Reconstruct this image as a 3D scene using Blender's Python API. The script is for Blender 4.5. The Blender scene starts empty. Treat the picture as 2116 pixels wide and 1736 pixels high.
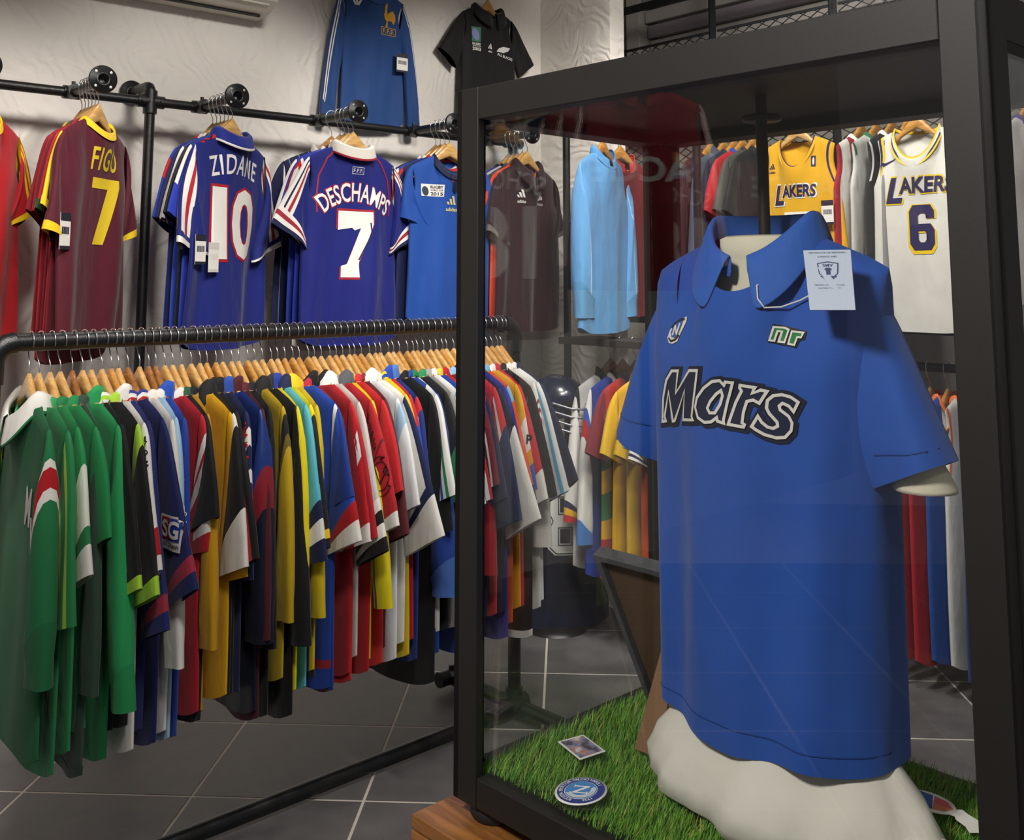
import bpy, bmesh, math, random
import numpy as np
from mathutils import Vector, Matrix
from mathutils.bvhtree import BVHTree
from mathutils.geometry import tessellate_polygon

# ------------------------------------------------------------------ camera, world, lights
sc = bpy.context.scene
COL = sc.collection
FPX, PPX, PPY = 2100.0, 1058.0, 330.0          # focal length and principal point (pixels of the 2116x1736 frame)
PITCH = math.atan(248 / 2100.0)
CAMH = 1.5
cam_d = bpy.data.cameras.new('camera')
cam_d.sensor_fit = 'HORIZONTAL'; cam_d.sensor_width = 36.0
cam_d.lens = FPX / 2116 * 36.0
cam_d.shift_x = 0.0
cam_d.shift_y = -(868 - PPY) / 2116
cam_d.clip_start = 0.05
cam = bpy.data.objects.new('camera', cam_d); COL.objects.link(cam)
cam.location = (0, 0, CAMH); cam.rotation_euler = (math.pi / 2 + PITCH, 0, 0)
sc.camera = cam

sc.view_settings.view_transform = 'Standard'
sc.view_settings.look = 'None'
sc.view_settings.gamma = 1.0
sc.view_settings.use_curve_mapping = False
sc.view_settings.exposure = 0.12
sc.cycles.use_denoising = True
sc.cycles.max_bounces = 7
sc.cycles.diffuse_bounces = 3
sc.cycles.transparent_max_bounces = 16
sc.cycles.sample_clamp_indirect = 4.0

world = bpy.data.worlds.new('world'); sc.world = world; world.use_nodes = True
bg = world.node_tree.nodes['Background']
bg.inputs['Color'].default_value = (1.0, 0.96, 0.92, 1); bg.inputs['Strength'].default_value = 0.18

def spot(loc, aim, power, size=60, blend=0.5, radius=0.22, col=(1.0, 0.945, 0.88)):
    l = bpy.data.lights.new('ceiling_or_added_spot', 'SPOT'); l.energy = power; l.color = col
    l.spot_size = math.radians(size); l.spot_blend = blend; l.shadow_soft_size = radius
    o = bpy.data.objects.new('ceiling_or_added_spot_light', l); COL.objects.link(o); o.location = loc
    o.rotation_euler = (Vector(aim) - Vector(loc)).to_track_quat('-Z', 'Y').to_euler()
    return o
CEIL = 3.3
spot((-0.9, 1.3, 3.2), (-2.1, 3.1, 1.30), 160, 54, .3)
spot((0.15, 2.0, 3.2), (-1.1, 4.0, 1.35), 175, 56, .3)
spot((0.95, 2.9, 3.2), (-0.1, 4.8, 1.5), 165, 60, .3)
spot((0.1, 1.0, 3.2), (-1.0, 2.8, 0.9), 150, 60, .5)
spot((0.6, 2.2, 3.2), (0.0, 3.7, 0.9), 110, 55, .5)
spot((0.2, 3.2, 3.2), (1.4, 4.6, 1.5), 200, 80, .5)
spot((1.1, 2.6, 3.2), (1.8, 4.0, 1.0), 130, 70, .5)
spot((-0.9, 0.4, 3.2), (-2.3, 1.4, 1.7), 260, 70, .4)
spot((-1.3, -0.2, 3.1), (0.40, 1.50, 1.0), 300, 42, .6)
spot((0.9, -0.4, 3.1), (0.45, 1.45, 1.1), 25, 45, .6)
spot((0.9, 3.1, 3.15), (1.3, 5.7, 2.75), 60, 70, .6)  # added lamp, unseen, only brightens the roller shutter above the window
spot((-1.2, 4.05, 3.2), (-0.75, 2.9, 0.0), 60, 60, .6)

# ------------------------------------------------------------------ helpers
def ray(x, y):
    v = (PPY - y) / FPX; c, s = math.cos(PITCH), math.sin(PITCH)
    return Vector(((x - PPX) / FPX, c - v * s, s + v * c))
def at(x, y, depth):                       # the point seen at a pixel, at a known distance into the room
    r = ray(x, y); return r * (depth / r.y) + Vector((0, 0, CAMH))
def at_z(x, y, z):                         # the same at a known height
    r = ray(x, y); return r * ((z - CAMH) / r.z) + Vector((0, 0, CAMH))

def lin(c):
    if isinstance(c, str):
        c = c.lstrip('#'); c = [int(c[i:i + 2], 16) / 255 for i in (0, 2, 4)]
    return tuple((x / 12.92 if x <= .04045 else ((x + .055) / 1.055) ** 2.4) for x in c)

MATS = {}
def nodes_of(m):
    m.use_nodes = True; nt = m.node_tree
    return nt, nt.nodes, nt.links, nt.nodes['Principled BSDF']
def pmat(name, color, rough=.6, metal=0.0, noise=0.0, nscale=20, bump=0.0, bscale=80, spec=.5, coat=0.0, coords='Object'):
    if name in MATS: return MATS[name]
    m = bpy.data.materials.new(name); nt, N, L, b = nodes_of(m)
    c = lin(color)
    b.inputs['Base Color'].default_value = (*c, 1); b.inputs['Roughness'].default_value = rough
    b.inputs['Metallic'].default_value = metal; b.inputs['Specular IOR Level'].default_value = spec
    b.inputs['Coat Weight'].default_value = coat
    tc = N.new('ShaderNodeTexCoord')
    if noise:
        n = N.new('ShaderNodeTexNoise'); n.inputs['Scale'].default_value = nscale; n.inputs['Detail'].default_value = 5
        L.new(tc.outputs[coords], n.inputs['Vector'])
        mx = N.new('ShaderNodeMix'); mx.data_type = 'RGBA'
        mx.inputs['A'].default_value = (*[x * (1 - noise) for x in c], 1)
        mx.inputs['B'].default_value = (*[min(1, x * (1 + noise)) for x in c], 1)
        L.new(n.outputs['Fac'], mx.inputs['Factor']); L.new(mx.outputs['Result'], b.inputs['Base Color'])
    if bump:
        n2 = N.new('ShaderNodeTexNoise'); n2.inputs['Scale'].default_value = bscale; n2.inputs['Detail'].default_value = 4
        L.new(tc.outputs[coords], n2.inputs['Vector'])
        bp = N.new('ShaderNodeBump'); bp.inputs['Strength'].default_value = bump; bp.inputs['Distance'].default_value = .004
        L.new(n2.outputs['Fac'], bp.inputs['Height']); L.new(bp.outputs['Normal'], b.inputs['Normal'])
    MATS[name] = m; return m

def fabric_mat(name, rough, sheen, bump, bscale, wave=0.0):
    m = bpy.data.materials.new(name); nt, N, L, b = nodes_of(m)
    a = N.new('ShaderNodeAttribute'); a.attribute_name = 'Col'
    tc = N.new('ShaderNodeTexCoord')
    n = N.new('ShaderNodeTexNoise'); n.inputs['Scale'].default_value = 9; n.inputs['Detail'].default_value = 4
    L.new(tc.outputs['Object'], n.inputs['Vector'])
    mr = N.new('ShaderNodeMapRange'); mr.inputs['To Min'].default_value = .86; mr.inputs['To Max'].default_value = 1.1
    L.new(n.outputs['Fac'], mr.inputs['Value'])
    mx = N.new('ShaderNodeVectorMath'); mx.operation = 'SCALE'
    L.new(a.outputs['Color'], mx.inputs[0]); L.new(mr.outputs['Result'], mx.inputs['Scale'])
    L.new(mx.outputs['Vector'], b.inputs['Base Color'])
    b.inputs['Roughness'].default_value = rough; b.inputs['Sheen Weight'].default_value = sheen
    b.inputs['Specular IOR Level'].default_value = .3
    n2 = N.new('ShaderNodeTexNoise'); n2.inputs['Scale'].default_value = bscale; n2.inputs['Detail'].default_value = 3
    mp = N.new('ShaderNodeMapping'); mp.inputs['Scale'].default_value = (1.0, 1.0, .35)
    L.new(tc.outputs['Object'], mp.inputs['Vector']); L.new(mp.outputs['Vector'], n2.inputs['Vector'])
    bp = N.new('ShaderNodeBump'); bp.inputs['Strength'].default_value = bump; bp.inputs['Distance'].default_value = .02
    src = n2.outputs['Fac']
    if wave:
        w = N.new('ShaderNodeTexWave'); w.bands_direction = 'Z'; w.inputs['Scale'].default_value = wave
        L.new(tc.outputs['Object'], w.inputs['Vector'])
        ad = N.new('ShaderNodeMath'); ad.operation = 'ADD'
        L.new(w.outputs['Fac'], ad.inputs[0]); L.new(n2.outputs['Fac'], ad.inputs[1]); src = ad.outputs[0]
    L.new(src, bp.inputs['Height']); L.new(bp.outputs['Normal'], b.inputs['Normal'])
    MATS[name] = m; return m
FAB = fabric_mat('jersey_knit', .72, .12, .5, 14)
SATIN = fabric_mat('satin_polyester', .42, .05, .4, 12)
COTTON = fabric_mat('cotton_jersey', .75, .15, .9, 7)
RIB = fabric_mat('ribbed_knit', .8, .1, .25, 14, 260)
PRINT = fabric_mat('flat_print', .6, 0, .0, 10)

BLACK = pmat('black_pipe', '#17181a', .32, .0, .15, 30, .25, 300, .5)
BLACKM = pmat('black_metal_frame', '#171513', .5, .0, .06, 8, .02, 700)
CHROME = pmat('hook_wire', '#d8d8d8', .22, 1.0)
def wood_mat(name, c1, c2, scale=6):
    m = bpy.data.materials.new(name); nt, N, L, b = nodes_of(m)
    tc = N.new('ShaderNodeTexCoord'); mp = N.new('ShaderNodeMapping'); mp.inputs['Scale'].default_value = (2, 14, 14)
    L.new(tc.outputs['Object'], mp.inputs['Vector'])
    oi = N.new('ShaderNodeObjectInfo'); va = N.new('ShaderNodeVectorMath'); va.operation = 'ADD'
    L.new(mp.outputs['Vector'], va.inputs[0]); L.new(oi.outputs['Random'], va.inputs[1])
    n = N.new('ShaderNodeTexNoise'); n.inputs['Scale'].default_value = scale; n.inputs['Detail'].default_value = 6; n.inputs['Distortion'].default_value = 1.2
    L.new(va.outputs['Vector'], n.inputs['Vector'])
    r = N.new('ShaderNodeValToRGB'); r.color_ramp.elements[0].color = (*lin(c1), 1); r.color_ramp.elements[1].color = (*lin(c2), 1)
    r.color_ramp.elements[0].position = .3; r.color_ramp.elements[1].position = .7
    L.new(n.outputs['Fac'], r.inputs['Fac']); L.new(r.outputs['Color'], b.inputs['Base Color'])
    b.inputs['Roughness'].default_value = .3; b.inputs['Coat Weight'].default_value = .35; b.inputs['Coat Roughness'].default_value = .12
    MATS[name] = m; return m
WOODS = [wood_mat('hanger_wood_light', '#b88a4a', '#d9b072'), wood_mat('hanger_wood_gold', '#a8722f', '#cf9c55'), wood_mat('hanger_wood_brown', '#7a4a22', '#a87440')]
CRATEW = wood_mat('crate_wood', '#6b431f', '#a06c38', 4)

def obj(name, me, mat, parent=None):
    o = bpy.data.objects.new(name, me); COL.objects.link(o)
    if mat is not None and len(me.materials) == 0: me.materials.append(mat)
    if parent is not None: o.parent = parent
    return o
def mesh(name, verts, faces, cols=None, smooth=True):
    me = bpy.data.meshes.new(name); me.from_pydata([tuple(v) for v in verts], [], faces); 
    if smooth: me.polygons.foreach_set('use_smooth', [True] * len(me.polygons))
    if cols is not None:
        at_ = me.color_attributes.new('Col', 'FLOAT_COLOR', 'CORNER')
        buf = []
        for p, c in zip(me.polygons, cols): buf += [c[0], c[1], c[2], 1.0] * p.loop_total
        at_.data.foreach_set('color', buf)
    me.update(); return me
def set_smooth(me, ang=None):
    me.polygons.foreach_set('use_smooth', [True] * len(me.polygons))
def tag(o, label, cat, group=None, kind=None):
    o['label'] = label; o['category'] = cat
    if group: o['group'] = group
    if kind: o['kind'] = kind
    return o
def struct(o):
    o['kind'] = 'structure'; return o
def empty(name, loc=(0, 0, 0), rz=0.0, scale=1.0):
    o = bpy.data.objects.new(name, None); COL.objects.link(o); o.location = loc; o.rotation_euler = (0, 0, rz)
    o.scale = (scale,) * 3; o.empty_display_size = .05; return o

class MB:                                    # collects shapes of ONE part
    def __init__(s): s.v = []; s.f = []; s.smooth = []
    def add(s, v, f, smooth=False):
        n = len(s.v); s.v += [tuple(x) for x in v]; s.f += [[i + n for i in q] for q in f]; s.smooth += [smooth] * len(f)
    def box(s, lo, hi, bev=0.0):
        bm = bmesh.new(); bmesh.ops.create_cube(bm, size=1)
        for v in bm.verts: v.co = Vector([lo[k] + (v.co[k] + .5) * (hi[k] - lo[k]) for k in range(3)])
        if bev: bmesh.ops.bevel(bm, geom=bm.edges[:], offset=bev, segments=2, affect='EDGES', profile=.5)
        bm.verts.index_update(); s.add([v.co[:] for v in bm.verts], [[v.index for v in f.verts] for f in bm.faces]); bm.free()
    def tube(s, pts, r, n=12, cap=True):
        pts = [Vector(p) for p in pts]; rr = r if isinstance(r, (list, tuple)) else [r] * len(pts)
        rings = []; up = None
        for i, p in enumerate(pts):
            t = (pts[min(i + 1, len(pts) - 1)] - pts[max(i - 1, 0)]).normalized()
            if up is None:
                up = Vector((0, 0, 1)) if abs(t.z) < .9 else Vector((1, 0, 0))
            a = (up - t * up.dot(t)).normalized(); up = a; b = t.cross(a)
            rings.append([p + (a * math.cos(2 * math.pi * k / n) + b * math.sin(2 * math.pi * k / n)) * rr[i] for k in range(n)])
        v = [q for g in rings for q in g]; f = []
        for i in range(len(pts) - 1):
            for k in range(n): f.append([i * n + k, i * n + (k + 1) % n, (i + 1) * n + (k + 1) % n, (i + 1) * n + k])
        s.add(v, f, True)
        if cap:
            m = len(pts) - 1
            s.add(rings[0], [list(range(n))[::-1]]); s.add(rings[m], [list(range(n))])
    def lathe(s, prof, n=24, M=None):          # profile (r, z) turned about z
        v = []; f = []
        for r, z in prof:
            for k in range(n):
                p = Vector((r * math.cos(2 * math.pi * k / n), r * math.sin(2 * math.pi * k / n), z)); v.append(M @ p if M else p)
        for i in range(len(prof) - 1):
            for k in range(n): f.append([i * n + k, i * n + (k + 1) % n, (i + 1) * n + (k + 1) % n, (i + 1) * n + k])
        s.add(v, f, True)
    def build(s, name, mat, parent=None):
        me = bpy.data.meshes.new(name); me.from_pydata(s.v, [], s.f); me.polygons.foreach_set('use_smooth', s.smooth); me.update()
        return obj(name, me, mat, parent)
def arc(c, r, a0, a1, n, ax=Vector((1, 0, 0)), ay=Vector((0, 0, 1))):
    return [Vector(c) + ax * (r * math.cos(a0 + (a1 - a0) * i / n)) + ay * (r * math.sin(a0 + (a1 - a0) * i / n)) for i in range(n + 1)]

# ------------------------------------------------------------------ room directions
WD = Vector((.754, .657, 0)).normalized()          # along the left wall, away from the camera
WN = Vector((WD.y, -WD.x, 0))                       # out of the left wall into the shop = along the right wall
WA = math.atan2(WD.y, WD.x)
RZ = 2.15                                           # height of the wall rail
R0 = Vector((-1.714, 3.349, RZ))                    # a point on the wall rail
W0 = R0 - WN * .2; W0.z = 0                         # a point on the wall
CORNER = Vector((.150, 5.238, 0))
def wall_pt(t, z, out=0.0): p = W0 + WD * t + WN * out; return Vector((p.x, p.y, z))
def right_pt(s, z, back=0.0): p = CORNER + WN * s + WD * back; return Vector((p.x, p.y, z))

# ------------------------------------------------------------------ structure
def stucco():
    m = bpy.data.materials.new('white_stucco'); nt, N, L, b = nodes_of(m)
    b.inputs['Base Color'].default_value = (*lin('#e6e1da'), 1); b.inputs['Roughness'].default_value = .75
    tc = N.new('ShaderNodeTexCoord')
    n0 = N.new('ShaderNodeTexNoise'); n0.inputs['Scale'].default_value = 2.2; n0.inputs['Detail'].default_value = 2
    L.new(tc.outputs['Object'], n0.inputs['Vector'])
    mx = N.new('ShaderNodeMix'); mx.data_type = 'RGBA'; mx.inputs['Factor'].default_value = .35
    L.new(tc.outputs['Object'], mx.inputs['A']); L.new(n0.outputs['Color'], mx.inputs['B'])
    w = N.new('ShaderNodeTexWave'); w.wave_type = 'RINGS'; w.rings_direction = 'SPHERICAL'; w.inputs['Scale'].default_value = 9; w.inputs['Distortion'].default_value = 9; w.inputs['Detail'].default_value = 3; w.inputs['Detail Scale'].default_value = 1.2
    L.new(mx.outputs['Result'], w.inputs['Vector'])
    n1 = N.new('ShaderNodeTexNoise'); n1.inputs['Scale'].default_value = 5; n1.inputs['Detail'].default_value = 3
    L.new(tc.outputs['Object'], n1.inputs['Vector'])
    mu = N.new('ShaderNodeMath'); mu.operation = 'MULTIPLY'; L.new(w.outputs['Fac'], mu.inputs[0]); L.new(n1.outputs['Fac'], mu.inputs[1])
    bp = N.new('ShaderNodeBump'); bp.inputs['Strength'].default_value = .5; bp.inputs['Distance'].default_value = .012
    L.new(mu.outputs[0], bp.inputs['Height']); L.new(bp.outputs['Normal'], b.inputs['Normal'])
    return m
STUCCO = stucco()
def wall(name, p0, p1, z0, z1, thick, mat=STUCCO):
    p0 = Vector(p0); p1 = Vector(p1); L_ = (p1 - p0).length; a = math.atan2((p1 - p0).y, (p1 - p0).x)
    m = MB(); m.box((0, 0, z0), (L_, thick, z1)); o = m.build(name, mat); o.location = (p0.x, p0.y, 0); o.rotation_euler = (0, 0, a)
    return struct(o)
wl = wall('wall_left', wall_pt(-6.4, 0), CORNER + WD * .0, 0, CEIL, .12)
PIER = .5
wr = wall('wall_right', CORNER, right_pt(PIER, 0), 0, CEIL, .1)                 # pier beside the shop window bay
wall('wall_bay_side', right_pt(-.15, 0, .1), right_pt(-.15, 0, 1.0), 0, CEIL, .1, pmat('bay_paint', '#d6d0c8', .8, 0, .04, 6))
m = MB(); m.box((-.7, 0, 0), (3.6, .12, CEIL)); bay = struct(m.build('wall_bay', pmat('bay_wall', '#a8a39b', .8, 0, .05, 5))); q = right_pt(PIER, 0, 1.0); bay.location = q; bay.rotation_euler = (0, 0, math.atan2(WN.y, WN.x))
m = MB(); m.box((-5.6, -1.6, CEIL), (4.0, 6.8, CEIL + .1)); struct(m.build('ceiling', pmat('ceiling_paint', '#d9d4cc', .9, 0, .03, 3)))

def slate():
    m = bpy.data.materials.new('slate_tile'); nt, N, L, b = nodes_of(m)
    tc = N.new('ShaderNodeTexCoord'); oi = N.new('ShaderNodeObjectInfo')
    va = N.new('ShaderNodeVectorMath'); va.operation = 'ADD'; 
    sc_ = N.new('ShaderNodeMath'); sc_.operation = 'MULTIPLY'; sc_.inputs[1].default_value = 40
    L.new(oi.outputs['Random'], sc_.inputs[0]); L.new(tc.outputs['Object'], va.inputs[0]); L.new(sc_.outputs[0], va.inputs[1])
    n = N.new('ShaderNodeTexNoise'); n.inputs['Scale'].default_value = 4; n.inputs['Detail'].default_value = 7; n.inputs['Roughness'].default_value = .62
    L.new(va.outputs['Vector'], n.inputs['Vector'])
    r = N.new('ShaderNodeValToRGB'); e = r.color_ramp.elements
    e[0].position = .3; e[0].color = (*lin('#4a484a'), 1); e[1].position = .75; e[1].color = (*lin('#706d6e'), 1)
    L.new(n.outputs['Fac'], r.inputs['Fac']); L.new(r.outputs['Color'], b.inputs['Base Color'])
    mr = N.new('ShaderNodeMapRange'); mr.inputs['To Min'].default_value = .35; mr.inputs['To Max'].default_value = .6
    L.new(n.outputs['Fac'], mr.inputs['Value']); L.new(mr.outputs['Result'], b.inputs['Roughness'])
    bp = N.new('ShaderNodeBump'); bp.inputs['Strength'].default_value = .2; bp.inputs['Distance'].default_value = .004
    L.new(n.outputs['Fac'], bp.inputs['Height']); L.new(bp.outputs['Normal'], b.inputs['Normal'])
    return m
SLATE = slate()
m = MB(); m.box((-5.6, -1.6, -.06), (4.2, 6.8, -.0012)); floor = struct(m.build('floor', pmat('grout', '#cfc8bc', .9, 0, .1, 30)))
TA = math.radians(-3.0); TU, TV = .507, .495
m = MB(); m.box((.0042, .0042, -.012), (TU - .0042, TV - .0042, 0), .0012); tile0 = m.build('tile', SLATE, floor)
first = True
for i in range(-10, 8):
    for j in range(-8, 6):
        u = -.594 + i * TU; v = 3.116 + j * TV
        x = u * math.cos(TA) - v * math.sin(TA); y = u * math.sin(TA) + v * math.cos(TA)
        c = Vector((x + TU / 2, y + TV / 2, 0))
        if (c - W0).dot(WN) < .0 or c.y < -1.0 or c.x < -4.3 or c.x > 3.6: continue
        if (c - CORNER).dot(WD) > .95 : continue
        if first: o = tile0; first = False
        else: o = tile0.copy(); COL.objects.link(o)
        o.location = (x, y, 0); o.rotation_euler = (0, 0, TA)

# ------------------------------------------------------------------ 2D print pieces
FONT_CACHE = {}
def text2d(body, size=1.0, shear=0.0, bold=0.0, space=1.0, sx=1.0):
    key = (body, size, shear, bold, space, sx)
    if key in FONT_CACHE: return FONT_CACHE[key]
    cu = bpy.data.curves.new('t', 'FONT'); cu.body = body; cu.size = size; cu.shear = shear; cu.offset = bold
    cu.space_character = space; cu.align_x = 'CENTER'; cu.align_y = 'CENTER'; cu.fill_mode = 'FRONT'; cu.resolution_u = 3
    o = bpy.data.objects.new('t', cu)
    me = o.to_mesh()
    v = [(p.co.x * sx, p.co.y) for p in me.vertices]; f = [list(p.vertices) for p in me.polygons]
    o.to_mesh_clear(); bpy.data.objects.remove(o); bpy.data.curves.remove(cu)
    if v:                                        # centre on its own box
        cx = (min(p[0] for p in v) + max(p[0] for p in v)) / 2; cy = (min(p[1] for p in v) + max(p[1] for p in v)) / 2
        v = [(a - cx, b - cy) for a, b in v]
    FONT_CACHE[key] = (v, f); return v, f
def fit(shape, w=None, h=None):                 # scale a 2D shape to a width and / or a height
    v, f = shape; W = max(p[0] for p in v) - min(p[0] for p in v); H = max(p[1] for p in v) - min(p[1] for p in v)
    a = (w / W) if w else None; b = (h / H) if h else None
    a = a or b; b = b or a
    return [(x * a, y * b) for x, y in v], f
def poly2d(pts, holes=()):
    loops = [[Vector((x, y, 0)) for x, y in pts]] + [[Vector((x, y, 0)) for x, y in hl] for hl in holes]
    v = [(p.x, p.y) for l in loops for p in l]; return v, [list(t) for t in tessellate_polygon(loops)]
def strip2d(pts, w, closed=False):              # a band of width w along a polyline, mitred
    n = len(pts); v = []; f = []
    P = [Vector(p) for p in pts]
    for i in range(n):
        a = P[i - 1] if (i > 0 or closed) else P[i]; b = P[(i + 1) % n] if (i < n - 1 or closed) else P[i]
        d1 = (P[i] - a); d2 = (b - P[i])
        d1 = d1.normalized() if d1.length > 1e-9 else d2.normalized(); d2 = d2.normalized() if d2.length > 1e-9 else d1
        t = (d1 + d2); t = t.normalized() if t.length > 1e-6 else d1
        nn = Vector((-t.y, t.x)); k = min(1.8, 1 / max(.35, abs(nn.dot(Vector((-d1.y, d1.x))))))
        v += [tuple(P[i] + nn * w / 2 * k), tuple(P[i] - nn * w / 2 * k)]
    for i in range(n if closed else n - 1):
        j = (i + 1) % n; f.append([2 * i, 2 * i + 1, 2 * j + 1, 2 * j])
    return v, f
def ell(cx, cy, a, b, n=28, rot=0.0):
    return [(cx + a * math.cos(t) * math.cos(rot) - b * math.sin(t) * math.sin(rot), cy + a * math.cos(t) * math.sin(rot) + b * math.sin(t) * math.cos(rot)) for t in [2 * math.pi * k / n for k in range(n)]]
def rect(w, h, cx=0, cy=0): return [(cx - w / 2, cy - h / 2), (cx + w / 2, cy - h / 2), (cx + w / 2, cy + h / 2), (cx - w / 2, cy + h / 2)]
def move(shape, dx, dy, rot=0.0):
    c, s = math.cos(rot), math.sin(rot); v, f = shape
    return [(x * c - y * s + dx, x * s + y * c + dy) for x, y in v], f
def bend(shape, R):                              # arch a line of lettering
    v, f = shape; return [((R + y) * math.sin(x / R), (R + y) * math.cos(x / R) - R) for x, y in v], f
def join2d(*shapes):
    v = []; f = []
    for a, b in shapes:
        n = len(v); v += a; f += [[i + n for i in q] for q in b]
    return v, f

def slice_mesh(v, f, step):
    bm = bmesh.new(); vs = [bm.verts.new((a, 0, b)) for a, b in v]
    for q in f:
        try: bm.faces.new([vs[i] for i in q])
        except ValueError: pass
    if v and step:
        for k, ax in ((0, (1, 0, 0)), (1, (0, 0, 1))):
            lo = min(p[k] for p in v); hi = max(p[k] for p in v); st = step * (1 if k == 0 else 1.6)
            t = math.ceil(lo / st) * st
            while t < hi:
                bmesh.ops.bisect_plane(bm, geom=bm.verts[:] + bm.edges[:] + bm.faces[:], plane_co=Vector(ax) * t, plane_no=ax)
                t += st
    bm.verts.index_update()
    r = [v_.co.copy() for v_ in bm.verts], [[q.index for q in g.verts] for g in bm.faces]; bm.free(); return r
def decal(parent, surf, shape, color, cx, cz, name='lettering', off=.0016, step=.012, side=-1, mat=None):
    """Lay a flat print on a cloth surface: surf is the BVH of the part, the print keeps to its folds."""
    v, f = move(shape, cx, cz)
    vs, fs = slice_mesh(v, f, step)
    out = []
    for p in vs:
        hit = surf.ray_cast(Vector((p.x, side * 1.0, p.z)), Vector((0, -side, 0)))
        if hit[0] is None:
            n = surf.find_nearest(Vector((p.x, side * .05, p.z))); out.append((n[0].x, n[0].y + side * off, n[0].z))
        else: out.append((p.x, hit[0].y + side * off, p.z))
    if side < 0: pass
    me = mesh(name, out, fs, [lin(color)] * len(fs), True)
    return obj(name, me, mat or PRINT, parent)

# ------------------------------------------------------------------ garments
def lerp(a, b, t): return a + (b - a) * t
def sm(x): x = max(0.0, min(1.0, x)); return x * x * (3 - 2 * x)
def pick(c, bands, stripes, a, v, base):
    for b0, b1, col in bands:
        if b0 - 1e-6 <= v <= b1 + 1e-6: return lin(col)
    for s0, s1, col in stripes:
        if s0 - 1e-6 <= a <= s1 + 1e-6: return lin(col)
    return lin(base)
def steps(n, extra=()):
    s = [i / n for i in range(n + 1)]
    for e in extra:
        if 0 < e < 1:
            k = min(range(len(s)), key=lambda i: abs(s[i] - e))
            if abs(s[k] - e) < .35 / n and 0 < k < len(s) - 1: s[k] = e
            else: s.append(e)
    return sorted(set(s))

DEF = dict(body='#204090', bands=(), stripes=(), sl=None, slbands=(), slstripes=(), slv='S', collar='crew', ccol='#ffffff', cstripe=None, cuff=None, cuffw=.1,
           ws=.205, hw=.235, L=.70, T=.022, drop=.138, nw=.085, dF=.06, dB=.018, ls=None, alpha=None, cw=None, ts=.02, fold=.006, fk=24.0, seed=0,
           nu=36, nv=18, mat=None, slmat=None, yoke=None, slope=.42, chest=None, texp=.7, sly=0.0, hemwave=0.0, neckopen=1.0, both=True, trim=None, tz=.3, t0=.012, hem=None, armpit=.25, slin=0.0, ts0=.010, slout=.02, dip=.02, cgap=True, hemr=.03)

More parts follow.
